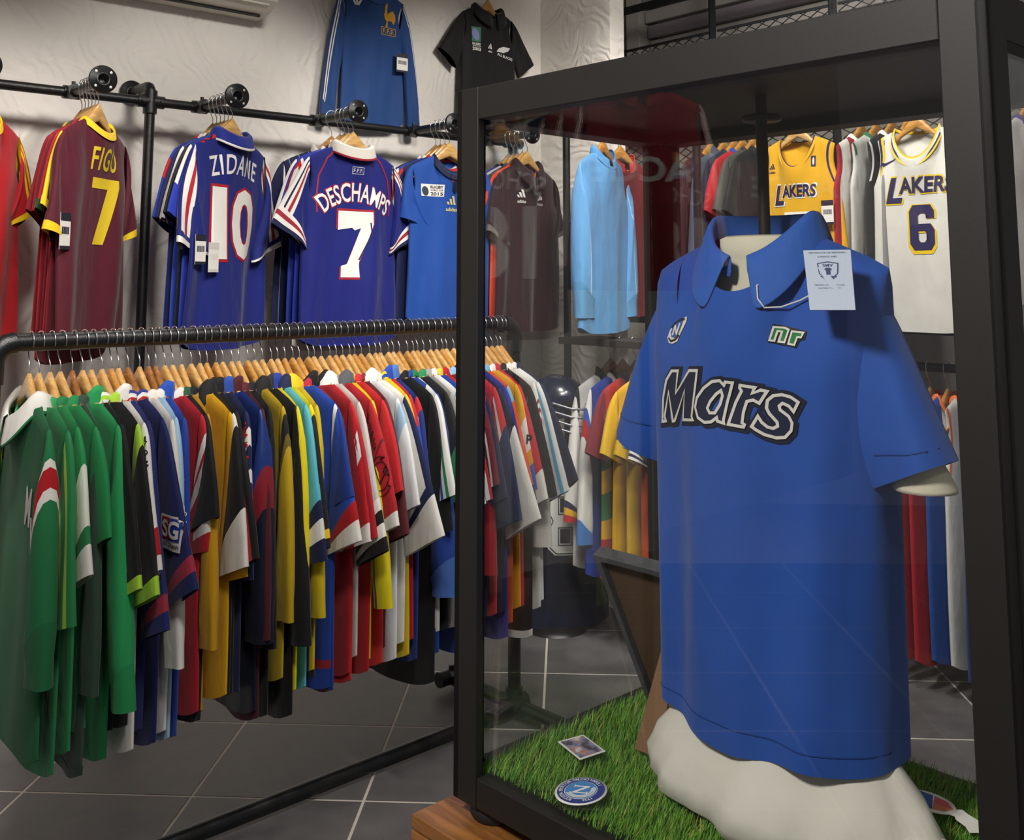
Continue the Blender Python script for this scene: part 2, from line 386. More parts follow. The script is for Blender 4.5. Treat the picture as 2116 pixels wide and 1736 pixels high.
def garment(name, label, cat, loc, rz, group=None, scale=1.0, **kw):
    g = dict(DEF); g.update(kw); rnd = random.Random(g['seed'] * 7 + 3)
    sl = g['sl'] or g['body']
    root = empty(name, loc, rz, scale); tag(root, label, cat, group)
    ws, hw, L, T, nw = g['ws'], g['hw'], g['L'], g['T'], g['nw']
    zn = -g['drop']; cw_ = g['chest'] or lerp(ws, hw, .6)
    p1, p2, p3 = [rnd.uniform(0, 6.28) for _ in range(3)]
    fk = g['fk'] * rnd.uniform(.9, 1.1)
    def ztop(x, front):
        ax = abs(x)
        if ax > nw: return zn - g['slope'] * (ax - nw) - .35 * max(0, ax - ws * .82) ** 1.5 * 2
        d = g['dF'] if front else g['dB']
        return zn - d * (1 - (ax / nw) ** 2) ** .6
    AP = g['armpit']
    def width(v):
        if v < AP: return lerp(ws, cw_, v / AP) - g['dip'] * math.sin(math.pi * v / AP)
        return lerp(cw_, hw, sm((v - AP) / (1 - AP)))
    def bpos(c, s, v):
        x = c * width(v); front = s < 0
        z = lerp(ztop(c * ws, front), zn - L + g['hemwave'] * math.sin(5 * c + p1), v)
        z += g['hemr'] * abs(c) ** 5 * v ** 4
        t = lerp(g['t0'], T, sm((zn - z) / (L * g['tz'])))
        k = abs(c * ws) / nw
        tn = 0 if k >= 1 else .03 * g['neckopen'] * (1 - k * k) ** .5 * (1 - sm(v / .25))
        A = g['fold'] * min(1, max(0, v - .04) * 1.6) ** .8
        shw = 1.0 if k < 1 else min(1.0, max(0.0, (ztop(c * ws, front) - z)) / .022) ** .5
        y = math.copysign(abs(s) ** g['texp'], s) * (t + tn) * shw
        y += A * (math.sin(fk * x + p1 + 1.2 * v) + .7 * math.sin(fk * .53 * x + p2 - 2 * v) + .35 * math.sin(fk * 1.9 * x + p3 + 3 * v))
        return (x, y, z)
    nu = g['nu']; th = [2 * math.pi * i / nu for i in range(nu)]
    ex = set()
    for s0, s1, _ in g['stripes']:
        for e in (s0, s1):
            if -1 < e < 1: ex.add(math.acos(e)); ex.add(2 * math.pi - math.acos(e))
    th = sorted(set(th) | ex)
    vs = steps(g['nv'], [.006, .018, .034] + [e for b in g['bands'] for e in b[:2]] + ([.04] if g['hem'] is None else [1 - .03]))
    verts = []; faces = []; cols = []
    for v in vs:
        for t in th: verts.append(bpos(math.cos(t), math.sin(t), v))
    n = len(th)
    for i in range(len(vs) - 1):
        vm = (vs[i] + vs[i + 1]) / 2
        for k in range(n):
            t2 = th[(k + 1) % n] + (2 * math.pi if k == n - 1 else 0)
            faces.append([i * n + k, i * n + (k + 1) % n, (i + 1) * n + (k + 1) % n, (i + 1) * n + k])
            cols.append(pick(None, g['bands'], g['stripes'], math.cos((th[k] + t2) / 2), vm, g['body']))
    body = obj('body', mesh('body', verts, faces, cols), g['mat'] or FAB, root)
    surf = BVHTree.FromPolygons(verts, faces)
    surfs = {'body': surf, 'root': root, 'zn': zn}
    if g['hem']:
        hv = []; hf = []
        for v in (.972, 1.0):
            for t in th:
                p = bpos(math.cos(t), math.sin(t), v); hv.append((p[0] * 1.006, p[1] + .0012 * (1 if math.sin(t) > 0 else -1), p[2]))
        for k in range(n): hf.append([k, (k + 1) % n, n + (k + 1) % n, n + k])
        obj('hem_band', mesh('hem_band', hv, hf, [lin(g['hem'])] * len(hf)), g['mat'] or FAB, root)
    # sleeves
    if g['slv'] in 'SL':
        long_ = g['slv'] == 'L'
        ls = g['ls'] or (.56 if long_ else .255); al = g['alpha'] if g['alpha'] is not None else (.13 if long_ else .32)
        cw = g['cw'] or (.085 if long_ else .155)
        for sx in ((1, -1) if g['both'] else (1,)):
            q1 = rnd.uniform(0, 6.28)
            al2 = al + rnd.uniform(-.05, .05); ls2 = ls * rnd.uniform(.97, 1.03)
            S = Vector((ws - g['slin'], 0, ztop(ws, True) + .002 + g['slin'] * .3)); A = Vector((cw_ - .012 - g['slin'], 0, lerp(ztop(ws, True), zn - L, AP)))
            sd = Vector((math.sin(al2), 0, -math.cos(al2))); qd = Vector((-math.cos(al2), 0, -math.sin(al2)))
            Oe = S + sd * ls2 + Vector((g['slout'], 0, 0)); Ie = Oe + qd * cw * (1 if long_ else 1)
            if not long_: Ie.z -= .02
            def spos(phi, v, grow=0.0):
                c1 = S + Vector((.045, 0, -.035 if not long_ else -.05))
                O = S * (1 - v) ** 2 + c1 * 2 * v * (1 - v) + Oe * v * v
                I = A.lerp(Ie, v)
                ctr = (O + I) / 2; h = (O - I) / 2 * (1 + grow)
                ts = lerp(g['ts0'], g['ts'], sm(v / .35)) * (1.25 if long_ and .3 < v < .9 else 1) + grow * .02
                y = ts * math.copysign(abs(math.sin(phi)) ** .75, math.sin(phi))
                y += g['fold'] * .8 * v * math.sin(3.2 * math.cos(phi) + q1 + 6 * v) - g['sly'] * sm(v)
                p = ctr + h * math.cos(phi); return (p.x * sx, p.y + y, p.z)
            nf = max(14, nu // 2); ph = [2 * math.pi * i / nf for i in range(nf)]; ex = set()
            for s0, s1, _ in g['slstripes']:
                for e in (s0, s1):
                    if -1 < e < 1: ex.add(math.acos(e)); ex.add(2 * math.pi - math.acos(e))
            ph = sorted(set(ph) | ex); n2 = len(ph)
            vc = 1 - g['cuffw'] if g['cuff'] else 1.0
            sv = [x * vc for x in steps(12 if not long_ else 18)]
            for e in [e for b in g['slbands'] for e in b[:2]]:
                if 0 < e < vc:
                    k = min(range(len(sv)), key=lambda i: abs(sv[i] - e)); 
                    if 0 < k < len(sv) - 1 and abs(sv[k] - e) < .03: sv[k] = e
                    else: sv.append(e)
            sv = sorted(set(sv))
            def tubes(vlist, grow, colf):
                V = [spos(p, v, grow) for v in vlist for p in ph]; F = []; C = []
                for i in range(len(vlist) - 1):
                    vm = (vlist[i] + vlist[i + 1]) / 2
                    for k in range(n2):
                        t2 = ph[(k + 1) % n2] + (2 * math.pi if k == n2 - 1 else 0)
                        F.append([i * n2 + k, i * n2 + (k + 1) % n2, (i + 1) * n2 + (k + 1) % n2, (i + 1) * n2 + k][::sx])
                        C.append(colf(math.cos((ph[k] + t2) / 2), vm))
                return V, F, C
            V, F, C = tubes(sv, 0, lambda a, v: pick(None, g['slbands'], g['slstripes'], a, v, sl))
            so = obj('sleeve', mesh('sleeve', V, F, C), g['slmat'] or g['mat'] or FAB, root)
            surfs['sleeve' + ('+' if sx > 0 else '-')] = BVHTree.FromPolygons(V, F); surfs['so' + ('+' if sx > 0 else '-')] = so
            if g['cuff']:
                cc = g['cuff'] if isinstance(g['cuff'], (list, tuple)) else [g['cuff']]
                k = len(cc); vl = [vc - .01 + (1.0 - vc + .01) * i / (2 * k) for i in range(2 * k + 1)]
                def cf(a, v): return lin(cc[min(k - 1, int((v - vc + .01) / (1.0 - vc + .01) * k))])
                V, F, C = tubes(vl, .03, cf)
                obj('cuff', mesh('cuff', V, F, C), FAB, so)
    if g['trim']:                                    # bands round the arm openings of sleeveless tops
        for sx in (1, -1):
            for q, tc_ in enumerate(g['trim']):
                V = []; F = []
                vv = [AP * i / 10 for i in range(11)]
                for v in vv:
                    for s in (-1, 1):
                        w0 = .006 + .010 * q; w1 = w0 + .0105
                        for w_ in (w0, w1):
                            c = max(0.0, 1 - w_ / width(v)); ss = s * math.sqrt(max(0, 1 - c * c)); p = bpos(c, ss, v)
                            V.append((p[0] * sx, p[1] + s * .0018, p[2]))
                for i in range(10):
                    F += [[4 * i, 4 * i + 1, 4 * i + 5, 4 * i + 4], [4 * i + 2, 4 * i + 3, 4 * i + 7, 4 * i + 6]]
                obj('armhole_trim', mesh('armhole_trim', V, F, [lin(tc_)] * len(F)), FAB, root)
    # collar
    if g['collar'] != 'none':
        prof = {'crew': [(1.06, -.016), (1.02, .004), (.95, .010), (.93, -.004)],
                'multi': [(1.10, -.026), (1.07, -.016), (1.04, -.006), (1.0, .004), (.95, .012), (.93, .0)],
                'polo': [(1.0, -.004), (.97, .018), (.99, .023), (1.08, .016), (1.175, -.02), (1.195, -.028)],
                'stand': [(1.05, -.012), (1.0, .014), (.97, .03), (.92, .026)],
                'v': [(1.08, -.016), (1.0, .002), (.95, .006)]}[g['collar']]
        V = []; F = []; C = []; nn = 36; gap = 3 if g['collar'] in ('polo', 'stand') and g['cgap'] else 0
        ks = list(range(nn))
        for r, dz in prof:
            for k in ks:
                t = 2 * math.pi * k / nn; x = nw * math.cos(t); s = math.sin(t)
                base_y = math.copysign(abs(s) ** .8, s) * (.03 * g['neckopen'] + g['t0'])
                d = dz
                if g['collar'] == 'polo' and s < 0 and r > 1.1 and g['cgap']: d -= .028 * (-s)
                ztp = ztop(x * .999, s < 0)
                V.append((x * r, base_y * (r if r < 1 else 1 + (r - 1) * 2.5), ztp + d))
        cs = g['cstripe']; 
        for i in range(len(prof) - 1):
            for k in range(nn):
                mid = (k + .5) / nn
                if gap and abs(mid - .75) < .035: continue
                F.append([i * nn + k, i * nn + (k + 1) % nn, (i + 1) * nn + (k + 1) % nn, (i + 1) * nn + k])
                if isinstance(cs, (list, tuple)): C.append(lin(cs[i % len(cs)]))
                else: C.append(lin(cs if (cs and i == len(prof) - 2) else g['ccol']))
        co = obj('collar', mesh('collar', V, F, C), FAB, root)
        if g['collar'] == 'polo':
            sdm = co.modifiers.new('thick', 'SOLIDIFY'); sdm.thickness = .003
    return surfs

# hangers ------------------------------------------------------------------------
def hanger_meshes():
    m = MB(); V = []; F = []; nx = 15; ns = 10
    for i in range(nx):
        t = -1 + 2 * i / (nx - 1); x = t * .178; a = abs(t)
        zc = -.106 - .118 * a ** 1.05; hh = max(.012, .031 - .045 * a); th_ = .0088 - .004 * a * a; yb = 0
        for k in range(ns):
            p = 2 * math.pi * k / ns; V.append((x, yb + th_ * math.copysign(abs(math.cos(p)) ** .6, math.cos(p)), zc + hh * math.copysign(abs(math.sin(p)) ** .7, math.sin(p))))
    for i in range(nx - 1):
        for k in range(ns): F.append([i * ns + k, i * ns + (k + 1) % ns, (i + 1) * ns + (k + 1) % ns, (i + 1) * ns + k])
    F += [list(range(ns)), [(nx - 1) * ns + k for k in range(ns)][::-1]]
    m.add(V, F, True); wood = bpy.data.meshes.new('bar'); wood.from_pydata(m.v, [], m.f); set_smooth(wood)
    h = MB(); R = .0275
    pts = arc((0, 0, 0), R, math.radians(-25), math.radians(185), 12) + [Vector((-.024, 0, -.02)), Vector((-.012, 0, -.042)), Vector((0, 0, -.058)), Vector((0, 0, -.092))]
    h.tube(pts, .0016, 6); hook = bpy.data.meshes.new('hook'); hook.from_pydata(h.v, [], h.f); set_smooth(hook); hook.materials.append(CHROME)
    return wood, hook
HW, HOOK = hanger_meshes()
HWM = []
for wm in WOODS:
    k = HW.copy(); k.materials.clear(); k.materials.append(wm); HWM.append(k)
def hanger(loc, rz, label, group, wi=0, sx=1.0):
    r = empty('clothes_hanger', loc, rz); r.scale = (sx, 1, 1); tag(r, label, 'hanger', group)
    obj('bar', HWM[wi], None, r); obj('hook', HOOK, None, r)
    return r
def HL(label): return 'wooden hanger of the ' + ' '.join(label.replace(',', '').split()[:12])
def price_tag(root, x, z, y, w=.055, h=.1, header='#20222c', rot=0.0, string=True):
    """A swing ticket: white card, dark head and foot, bar code."""
    m = MB(); m.box((-w / 2, -.0008, -h / 2), (w / 2, .0008, h / 2)); o = m.build('price_tag', pmat('tag_card', '#e8e6e0', .6), root); o.location = (x, y, z); o.rotation_euler = (0, rot, 0)
    dm = pmat('tag_ink_' + header, header, .6)
    m = MB(); m.box((-w / 2, -.0014, h * .28), (w / 2, -.0007, h / 2)); m.build('printed_head', dm, o)
    m = MB(); m.box((-w / 2, -.0014, -h / 2), (w / 2, -.0007, -h * .4)); m.build('printed_foot', dm, o)
    m = MB(); r = random.Random(int(x * 1e4) + 5); xx = -w * .36
    while xx < w * .36:
        b = r.uniform(.0008, .0024); m.box((xx, -.0014, -h * .08), (xx + b, -.0007, h * .12)); xx += b + r.uniform(.0008, .002)
    m.build('bar_code', dm, o)
    return o

# ------------------------------------------------------------------ wall rail of black pipe with arms
def rail_pt(t, out=0.0, z=RZ): p = R0 + WD * t + WN * out; return Vector((p.x, p.y, z))
ARMS = [-.12, .23, .70, 1.206, 1.68, 2.12]
ARML = .31
def flange(mb, c, ax, r=.046, th=.008):
    M = Matrix.Translation(c) @ Vector(ax).to_track_quat('Z', 'Y').to_matrix().to_4x4()
    mb.lathe([(.022, -.022), (.025, -.006), (r * .98, -.004), (r, 0), (r, th * .7), (r * .96, th), (.0235, th), (.022, th * 1.35), (.0175, th * 1.35), (.016, th), (.016, -.02), (.0005, -.02)], 32, M)
    return M
rail = empty('wall_pipe_rail', rail_pt(0, 0, 0)); tag(rail, 'black iron pipe rail mounted along the white wall with short display arms', 'clothes rail')
def at_rail(mb, name, mat, par=rail):
    o = mb.build(name, mat, par); o.matrix_parent_inverse = Matrix.Translation(-Vector(par.location)); return o
m = MB(); m.tube([rail_pt(-4.2), rail_pt(2.28)], .0175, 16); at_rail(m, 'pipe', BLACK)
for t in (-3.2, -1.35, .51, 2.28):                                 # wall brackets and uprights
    m = MB(); m.tube([rail_pt(t, 0, .02), rail_pt(t, 0, RZ + .045)], .0185, 14); at_rail(m, 'upright', BLACK)
    m = MB(); m.tube([rail_pt(t, 0, RZ + .03)] + [rail_pt(t, -.03 * (1 - math.cos(a)), RZ + .03 + .03 * math.sin(a)) for a in (.5, 1.0, 1.57)] + [rail_pt(t, -.19, RZ + .06)], .019, 14); flange(m, rail_pt(t, -.188, RZ + .06), WN); at_rail(m, 'wall_bracket', BLACK)
    m = MB(); m.tube([rail_pt(t - .05), rail_pt(t + .05)], .024, 14); m.tube([rail_pt(t, 0, RZ - .045), rail_pt(t, 0, RZ + .04)], .025, 14)
    for dt in (-.035, .035): m.tube([rail_pt(t + dt, .0), rail_pt(t + dt, .03)], .007, 8)
    at_rail(m, 'tee_joint', BLACK)
    m = MB(); M = Matrix.Translation(rail_pt(t, 0, 0)); m.lathe([(.0, .012), (.045, .01), (.05, .0)], 20, M); at_rail(m, 'floor_flange', BLACK)
SILV = pmat('screw_steel', '#b9b7b2', .4, .6)
for t in ARMS:
    m = MB(); m.tube([rail_pt(t - .028), rail_pt(t + .028)], .024, 14); m.tube([rail_pt(t, -.0), rail_pt(t, .05)], .025, 14); m.tube([rail_pt(t, .02, RZ + .02), rail_pt(t, .02, RZ + .036)], .007, 8); at_rail(m, 'joint', BLACK)
    m = MB(); m.tube([rail_pt(t, .02), rail_pt(t, ARML)], .0175, 14, False); arm = at_rail(m, 'arm', BLACK)
    m = MB(); M = flange(m, rail_pt(t, ARML), WN); fo = m.build('end_flange', BLACK, arm)
    m = MB()
    for k in range(4):
        a = math.pi / 4 + k * math.pi / 2; M2 = M @ Matrix.Translation((.034 * math.cos(a), .034 * math.sin(a), .0083)); m.lathe([(.0045, 0), (.0001, .0004)], 8, M2)
    m.build('screw_hole', SILV, arm)

# ------------------------------------------------------------------ shirts hanging on the arms
FACE = {0: 84, 1: 86, 2: 70, 3: 47, 4: 40, 5: 52}
def on_arm(i, k): return rail_pt(ARMS[i], ARML - .03 - k * .032)
def arm_shirt(i, k, name, label, front=False, **kw):
    rz = math.radians(FACE[i] + kw.pop('turn', 0)); grp = None
    p = on_arm(i, k)
    hanger(p, rz, HL(label), 'hangers on the wall rail arms', 0 if front else (k % 3 == 2) * 1)
    d = dict(T=.022, fold=.011, nu=84, nv=34, fk=30, seed=i * 11 + k) if front else dict(T=.009, fold=.004, ts=.01, nu=40, seed=i * 11 + k)
    d.update(kw); return garment(name, label, 'shirt', p, rz, **d)
ARMN = ['leftmost partly cut off', 'first full', 'second full', 'third full', 'fourth full', 'last']
MAR, RED, YEL = '#521023', '#b3161f', '#e8c31c'
ROY, NVY, WHT, BLK = '#1a2f9e', '#141d46', '#e6e4de', '#141417'
# arm at the left edge
arm_shirt(0, 0, 'jersey', 'red jersey with yellow shoulder stripes cut off by the left edge', True, body=RED, sl=RED, slstripes=[(.35, .5, YEL), (.6, .75, YEL), (.85, 1, YEL)], ccol=YEL, cuff=YEL, cuffw=.06)
arm_shirt(0, 1, 'jersey', 'dark green jersey behind the red one at the left edge', body='#173a2a', ccol=YEL)
arm_shirt(0, 2, 'jersey', 'red jersey tucked behind the dark green jersey at the left edge', body=RED, ccol='#173a2a')
# arm 1: maroon
s = arm_shirt(1, 0, 'jersey', 'maroon jersey with yellow number 7 and yellow neck trim', True, body=MAR, ccol=YEL, collar='crew', cuff=[MAR, YEL], cuffw=.09, dF=.045, L=.73, ls=.31, alpha=.2, fold=.016, fk=21)
decal(s['root'], s['body'], fit(text2d('FIGO', 1, 0, .015, 1.1), .16, .075), '#dcc233', .015, -.262)
decal(s['root'], s['body'], fit(poly2d([(-.5, 1), (.5, 1), (.5, .78), (.06, -1), (-.3, -1), (.1, .68), (-.5, .68)]), .15, .215), '#e2c430', .03, -.43, 'number')
price_tag(s['root'], -.23, -.505, -.03, .06, .11)
arm_shirt(1, 1, 'jersey', 'maroon jersey with thin yellow shoulder piping, second on its arm', body='#6a1526', slstripes=[(.8, 1, YEL)], ccol='#7a1a2a', cuff=YEL, cuffw=.06)
arm_shirt(1, 2, 'jersey', 'bright red jersey with green sleeve edge behind two maroon jerseys', body='#b8232a', cuff='#1d4a33', cuffw=.06, ccol='#b8232a')
arm_shirt(1, 3, 'jersey', 'dark wine jersey with striped cuff hanging fourth on its arm', body='#701a2c', cuff=['#701a2c', '#3b6a4a', '#a38a3a'], ccol='#701a2c')
arm_shirt(1, 4, 'jersey', 'red jersey with long green hem beside the wall', body='#9c1c28', bands=[(.86, 1, '#7e1420')], L=.78, ccol='#3b6a4a')
arm_shirt(1, 5, 'jersey', 'dark crimson jersey nearest the wall on the maroon arm', body='#8a1a26', ccol=YEL)
# arm 2: royal blue
s3 = [(.38, .52, WHT), (.62, .76, '#b02030'), (.86, 1, WHT)]
s = arm_shirt(2, 0, 'jersey', 'royal blue jersey with red-edged white number 10', True, body='#132072', slstripes=[(.30, .50, WHT), (.50, .70, '#a82232'), (.70, .95, WHT)], collar='polo', ccol='#172680', cstripe=WHT, cuff=['#132072', WHT], cuffw=.06, dF=.03, L=.75, ls=.35, cw=.18, fold=.016, fk=22, cgap=False, alpha=.22, bands=[])
decal(s['root'], s['body'], bend(fit(text2d('ZIDANE', 1, 0, .012, 1.15), .27, .07), .5), WHT, .0, -.245)
n10 = join2d(move(fit(text2d('1', 1, 0, .03), .07, .25), -.095, 0), move(fit(text2d('0', 1, 0, .03), .15, .25), .045, 0))
n10o = join2d(move(fit(text2d('1', 1, 0, .03), .088, .27), -.095, 0), move(fit(text2d('0', 1, 0, .055), .168, .27), .045, 0))
decal(s['root'], s['body'], n10o, '#a82232', .01, -.455, 'number_outline', .0014); decal(s['root'], s['body'], n10, WHT, .01, -.455, 'number', .003)
price_tag(s['root'], -.2, -.55, -.035, .055, .1)
price_tag(s['root'], -.135, -.575, -.04, .055, .1, '#cfcdc6')
decal(s['root'], s['body'], strip2d([(-.19, -.138), (-.09, -.122)], .012), '#a82232', 0, -.03, 'shoulder_stripe')
arm_shirt(2, 1, 'jersey', 'blue jersey with white-red-white sleeve stripes behind the number 10', body='#20349c', slstripes=s3, slbands=[(.72, 1, '#2338a8')], ccol=WHT)
arm_shirt(2, 2, 'jersey', 'grey and black sleeved jersey third on the royal blue arm', body='#23252c', slstripes=[(.4, .55, '#8a8c90'), (.7, .85, '#8a8c90')], slbands=[(.6, 1, '#17181c')], ccol='#55585c')
arm_shirt(2, 3, 'jersey', 'blue jersey with white shoulder stripes fourth on the royal arm', body='#2a49b0', slstripes=s3, ccol=WHT)
arm_shirt(2, 4, 'jersey', 'white-striped navy jersey with dark pin lines fifth on its arm', body='#1a2350', slstripes=[(.5, .6, WHT), (.75, .85, WHT)], stripes=[(-.5, -.47, WHT), (0, .03, WHT), (.5, .53, WHT)], ccol=WHT)
arm_shirt(2, 5, 'jersey', 'blue and red sleeved jersey nearest the wall on the royal arm', body='#1c3390', slbands=[(.3, .6, '#b02030')], ccol=RED)
# arm 3
s = arm_shirt(3, 0, 'jersey', 'royal blue jersey with striped collar and white number 7', True, body='#111b70', cgap=False, fold=.015, fk=23, slstripes=[(.42, .56, WHT), (.56, .68, '#9c2233'), (.68, .80, WHT), (.80, .88, NVY), (.88, 1, WHT)], collar='polo', ccol=WHT, cstripe=[WHT, WHT, WHT, '#c9c4bc', '#9c2233'], cuff=[WHT, '#9c2233', WHT, NVY], cuffw=.16, dF=.03, L=.76, ls=.29, alpha=.42, cw=.17)
DX = .0
decal(s['root'], s['body'], bend(fit(text2d('DESCHAMPS', 1, 0, .035, 1.0), .375, .082), .28), '#9c2233', DX, -.315, 'lettering_outline', .0013)
decal(s['root'], s['body'], bend(fit(text2d('DESCHAMPS', 1, 0, .015, 1.03), .366, .073), .28), WHT, DX, -.315, 'lettering', .003)
sev = [(-.5, 1), (.5, 1), (.5, .62), (.1, -.55), (.1, -.68), (.12, -1), (-.38, -1), (-.38, -.66), (-.22, -.6), (.16, .5), (-.02, .42), (-.1, .5), (-.5, .42)]
decal(s['root'], s['body'], fit(poly2d(sev), .172, .27), '#9c2233', DX, -.515, 'number_outline', .0013)
decal(s['root'], s['body'], fit(poly2d(sev), .158, .252), WHT, DX, -.515, 'number', .003)
decal(s['root'], s['body'], strip2d([(.066, .085), (.07, .045), (.015, -.06)], .006), NVY, DX, -.515, 'number_edge_line', .004)  # thin navy line printed along the right of the numeral
decal(s['root'], s['body'], join2d(strip2d(rect(.055, .026), .002, True), fit(text2d('F.F.F.', 1, 0, .01), .045, .014)), '#c9cbd0', DX, -.232, 'neck_print', .002)
for sx in (-1, 1): decal(s['root'], s['body'], strip2d([(sx * .08, -.15), (sx * .13, -.19), (sx * .17, -.26), (sx * .182, -.34), (sx * .18, -.40)], .006), '#9c2233', 0, 0, 'piping', .002)
arm_shirt(3, 1, 'jersey', 'white and red shouldered jersey peeking behind the white number 7', body='#1d2f96', sl=WHT, slbands=[(.1, .35, RED)], ccol=WHT, cuff=['#8a8a8a', NVY], turn=-4)
arm_shirt(3, 2, 'jersey', 'pale grey jersey with navy trim showing its hem, third on arm', body='#bdbab4', sl=WHT, cuff=[WHT, '#9c2233', NVY], ccol=NVY, L=.78, turn=4)
arm_shirt(3, 3, 'jersey', 'blue jersey with white shoulders fourth on the third full arm', body='#24389c', slstripes=s3, ccol=WHT)
arm_shirt(3, 5, 'jersey', 'navy pinstriped jersey with tall white collar nearest the wall', body=NVY, stripes=[(c / 10, c / 10 + .012, '#7f88b0') for c in range(-9, 10, 2)], collar='stand', ccol=WHT, turn=-10)
# arm 4
s = arm_shirt(4, 0, 'rugby_shirt', 'mid blue rugby shirt with navy and red buttoned neck', True, body='#1a4a9e', ccol='#151d3a', cstripe='#b0202e', collar='multi', dF=.075, L=.69, ls=.22, alpha=.2, ws=.19, hw=.21, nw=.082)
decal(s['root'], s['body'], poly2d([(-.013, .05), (.018, .05), (.018, -.045), (.003, -.06), (-.013, -.045)]), '#151d3a', 0, -.235, 'placket', .004)
decal(s['root'], s['body'], strip2d([(-.016, .05), (-.016, -.02)], .005), '#b0202e', 0, -.23, 'placket_edge', .004)
decal(s['root'], s['body'], poly2d(rect(.105, .05)), WHT, -.1, -.285, 'badge', .0015)
decal(s['root'], s['body'], join2d(move(fit(text2d('RUGBY', 1, 0, .02), .055, .012), .02, .014), move(fit(text2d('WORLD CUP', 1, 0, .01), .055, .007), .02, .001), move(fit(text2d('2015', 1, 0, .02), .055, .014), .02, -.014)), '#161a22', -.1, -.285, 'badge_lettering', .003)
decal(s['root'], s['body'], poly2d(ell(-.033, -.004, .016, .02, 16, .4)), '#39424e', -.1, -.285, 'badge_ball', .003)
logo3 = lambda w: join2d(*[poly2d([(x0, -.3), (x0 + .22, -.3), (x0 + .22 - hh * .35, hh - .3), (x0 - hh * .35, hh - .3)]) for x0, hh in ((-.45, .28), (-.12, .55), (.21, .85))])
decal(s['root'], s['body'], join2d(move(fit(logo3(1), .05, .036), 0, .012), move(fit(text2d('adidas', 1, 0, .02), .062, .016), 0, -.02)), '#cfc48e', -.005, -.34, 'maker_mark', .002)
decal(s['root'], s['body'], poly2d([(-.03, .045), (.03, .045), (.034, 0), (.02, -.04), (0, -.052), (-.02, -.04), (-.034, 0)]), '#8c1a28', .11, -.29, 'crest', .002)
decal(s['root'], s['body'], join2d(poly2d(ell(0, .008, .012, .026, 12)), poly2d(ell(.004, .036, .007, .008, 8))), '#d8b23c', .11, -.295, 'crest_emblem', .0035)
for k, (lb, c1, c2) in enumerate([('navy rugby shirt with red edged collar second on its arm', NVY, '#b0202e'), ('blue shirt with white shoulder line third behind the rugby shirt', '#1d3f92', WHT), ('dark navy shirt nearest the wall behind the rugby shirt', '#16204c', WHT)]):
    arm_shirt(4, 1 + k, 'jersey', lb, body=c1, slstripes=[(.8, 1, c2)], ccol=c2, turn=-3)
# arm 5 (seen through the glass of the case)
s = arm_shirt(5, 0, 'jersey', 'dark maroon rugby jersey with small white chest marks', True, body='#2b1218', ccol='#221016', collar='polo', cuff='#6b6460', cuffw=.05, L=.74, ls=.26, alpha=.28, ws=.2)
decal(s['root'], s['body'], join2d(move(fit(logo3(1), .045, .034), 0, .012), move(fit(text2d('adidas', 1, 0, .02), .05, .014), 0, -.018)), WHT, -.07, -.29, 'maker_mark', .002)
decal(s['root'], s['body'], join2d(poly2d([(-.025, 0), (.0, .028), (.03, .02), (.03, .008), (.0, .005)]), move(fit(text2d('ALL BLACKS', 1, 0, .02), .055, .01), .004, -.014)), WHT, .06, -.30, 'crest', .002)
arm_shirt(5, 1, 'jersey', 'bright orange-red jersey just behind the dark maroon rugby jersey', body='#d8431f', slstripes=[(.45, .55, BLK), (.7, .8, BLK)], ccol='#d8431f')
arm_shirt(5, 2, 'jersey', 'charcoal jersey third on the last arm by the corner', body='#33343a', ccol='#55565c')
arm_shirt(5, 3, 'jersey', 'white and grey jersey fourth on the last arm by the corner', body='#b9b8b6', ccol=BLK)
arm_shirt(5, 4, 'jersey', 'deep blue jersey with red lines nearest the wall by the corner', body='#1c2c86', bands=[(.3, .32, RED), (.45, .47, RED)], slbands=[(.4, .46, RED)], ccol=NVY)

# ------------------------------------------------------------------ shirts pinned high on the wall
FW = math.radians(41.07)
p = wall_pt(1.553, 2.93, .07)
s = garment('long_sleeved_jersey', 'faded blue long-sleeved jersey with gold rooster crest hung on the wall', 'shirt', p, FW, body='#1e437c', slv='L', ws=.165, hw=.165, chest=.155, L=.625, slstripes=[(.62, .72, WHT), (.82, .92, WHT)], cuff='#1e4278', cuffw=.08, ls=.60, alpha=.15, cw=.07, T=.02, fold=.008, nu=84, nv=30, fk=36, ccol='#224a86', drop=.13, ts=.022, seed=5)
hanger(p + WN * 0.0, FW, 'wooden hanger holding the faded blue jersey on the wall', None, 0, .74)
zc = at(775, 62, 4.45).z - p.z
decal(s['root'], s['body'], join2d(strip2d(rect(.082, .034), .003, True), fit(text2d('F.F.F.', 1, 0, .02), .066, .022)), '#c8973c', .075, zc + .005, 'crest_lettering', .002)
rooster = [(-.018, -.05), (-.006, -.05), (-.004, -.022), (.016, -.02), (.028, -.035), (.04, -.015), (.04, .012), (.025, .03), (.006, .02), (-.006, .008), (-.014, .03), (-.01, .05), (-.02, .06), (-.03, .05), (-.028, .04), (-.036, .036), (-.03, .028), (-.034, .0), (-.024, -.018), (-.012, -.024)]
decal(s['root'], s['body'], poly2d(rooster), '#cf9a2e', .075, zc + .075, 'crest_rooster', .002)
decal(s['root'], s['body'], poly2d(ell(-.018, .066, .01, .006, 10)), '#b3202a', .075, zc + .075, 'crest_comb', .003)
decal(s['root'], s['body'], join2d(poly2d(ell(0, .008, .006, .016, 10)), poly2d(ell(-.013, .004, .005, .014, 10, .5)), poly2d(ell(.013, .004, .005, .014, 10, -.5)), strip2d([(-.014, -.008), (.014, -.008)], .003)), WHT, -.09, at(697, 12, 4.45).z - p.z, 'maker_mark', .002)
price_tag(s['root'], .135, at(803, 128, 4.5).z - p.z, -.045, .06, .085)
p = wall_pt(2.236, 2.96, .06)
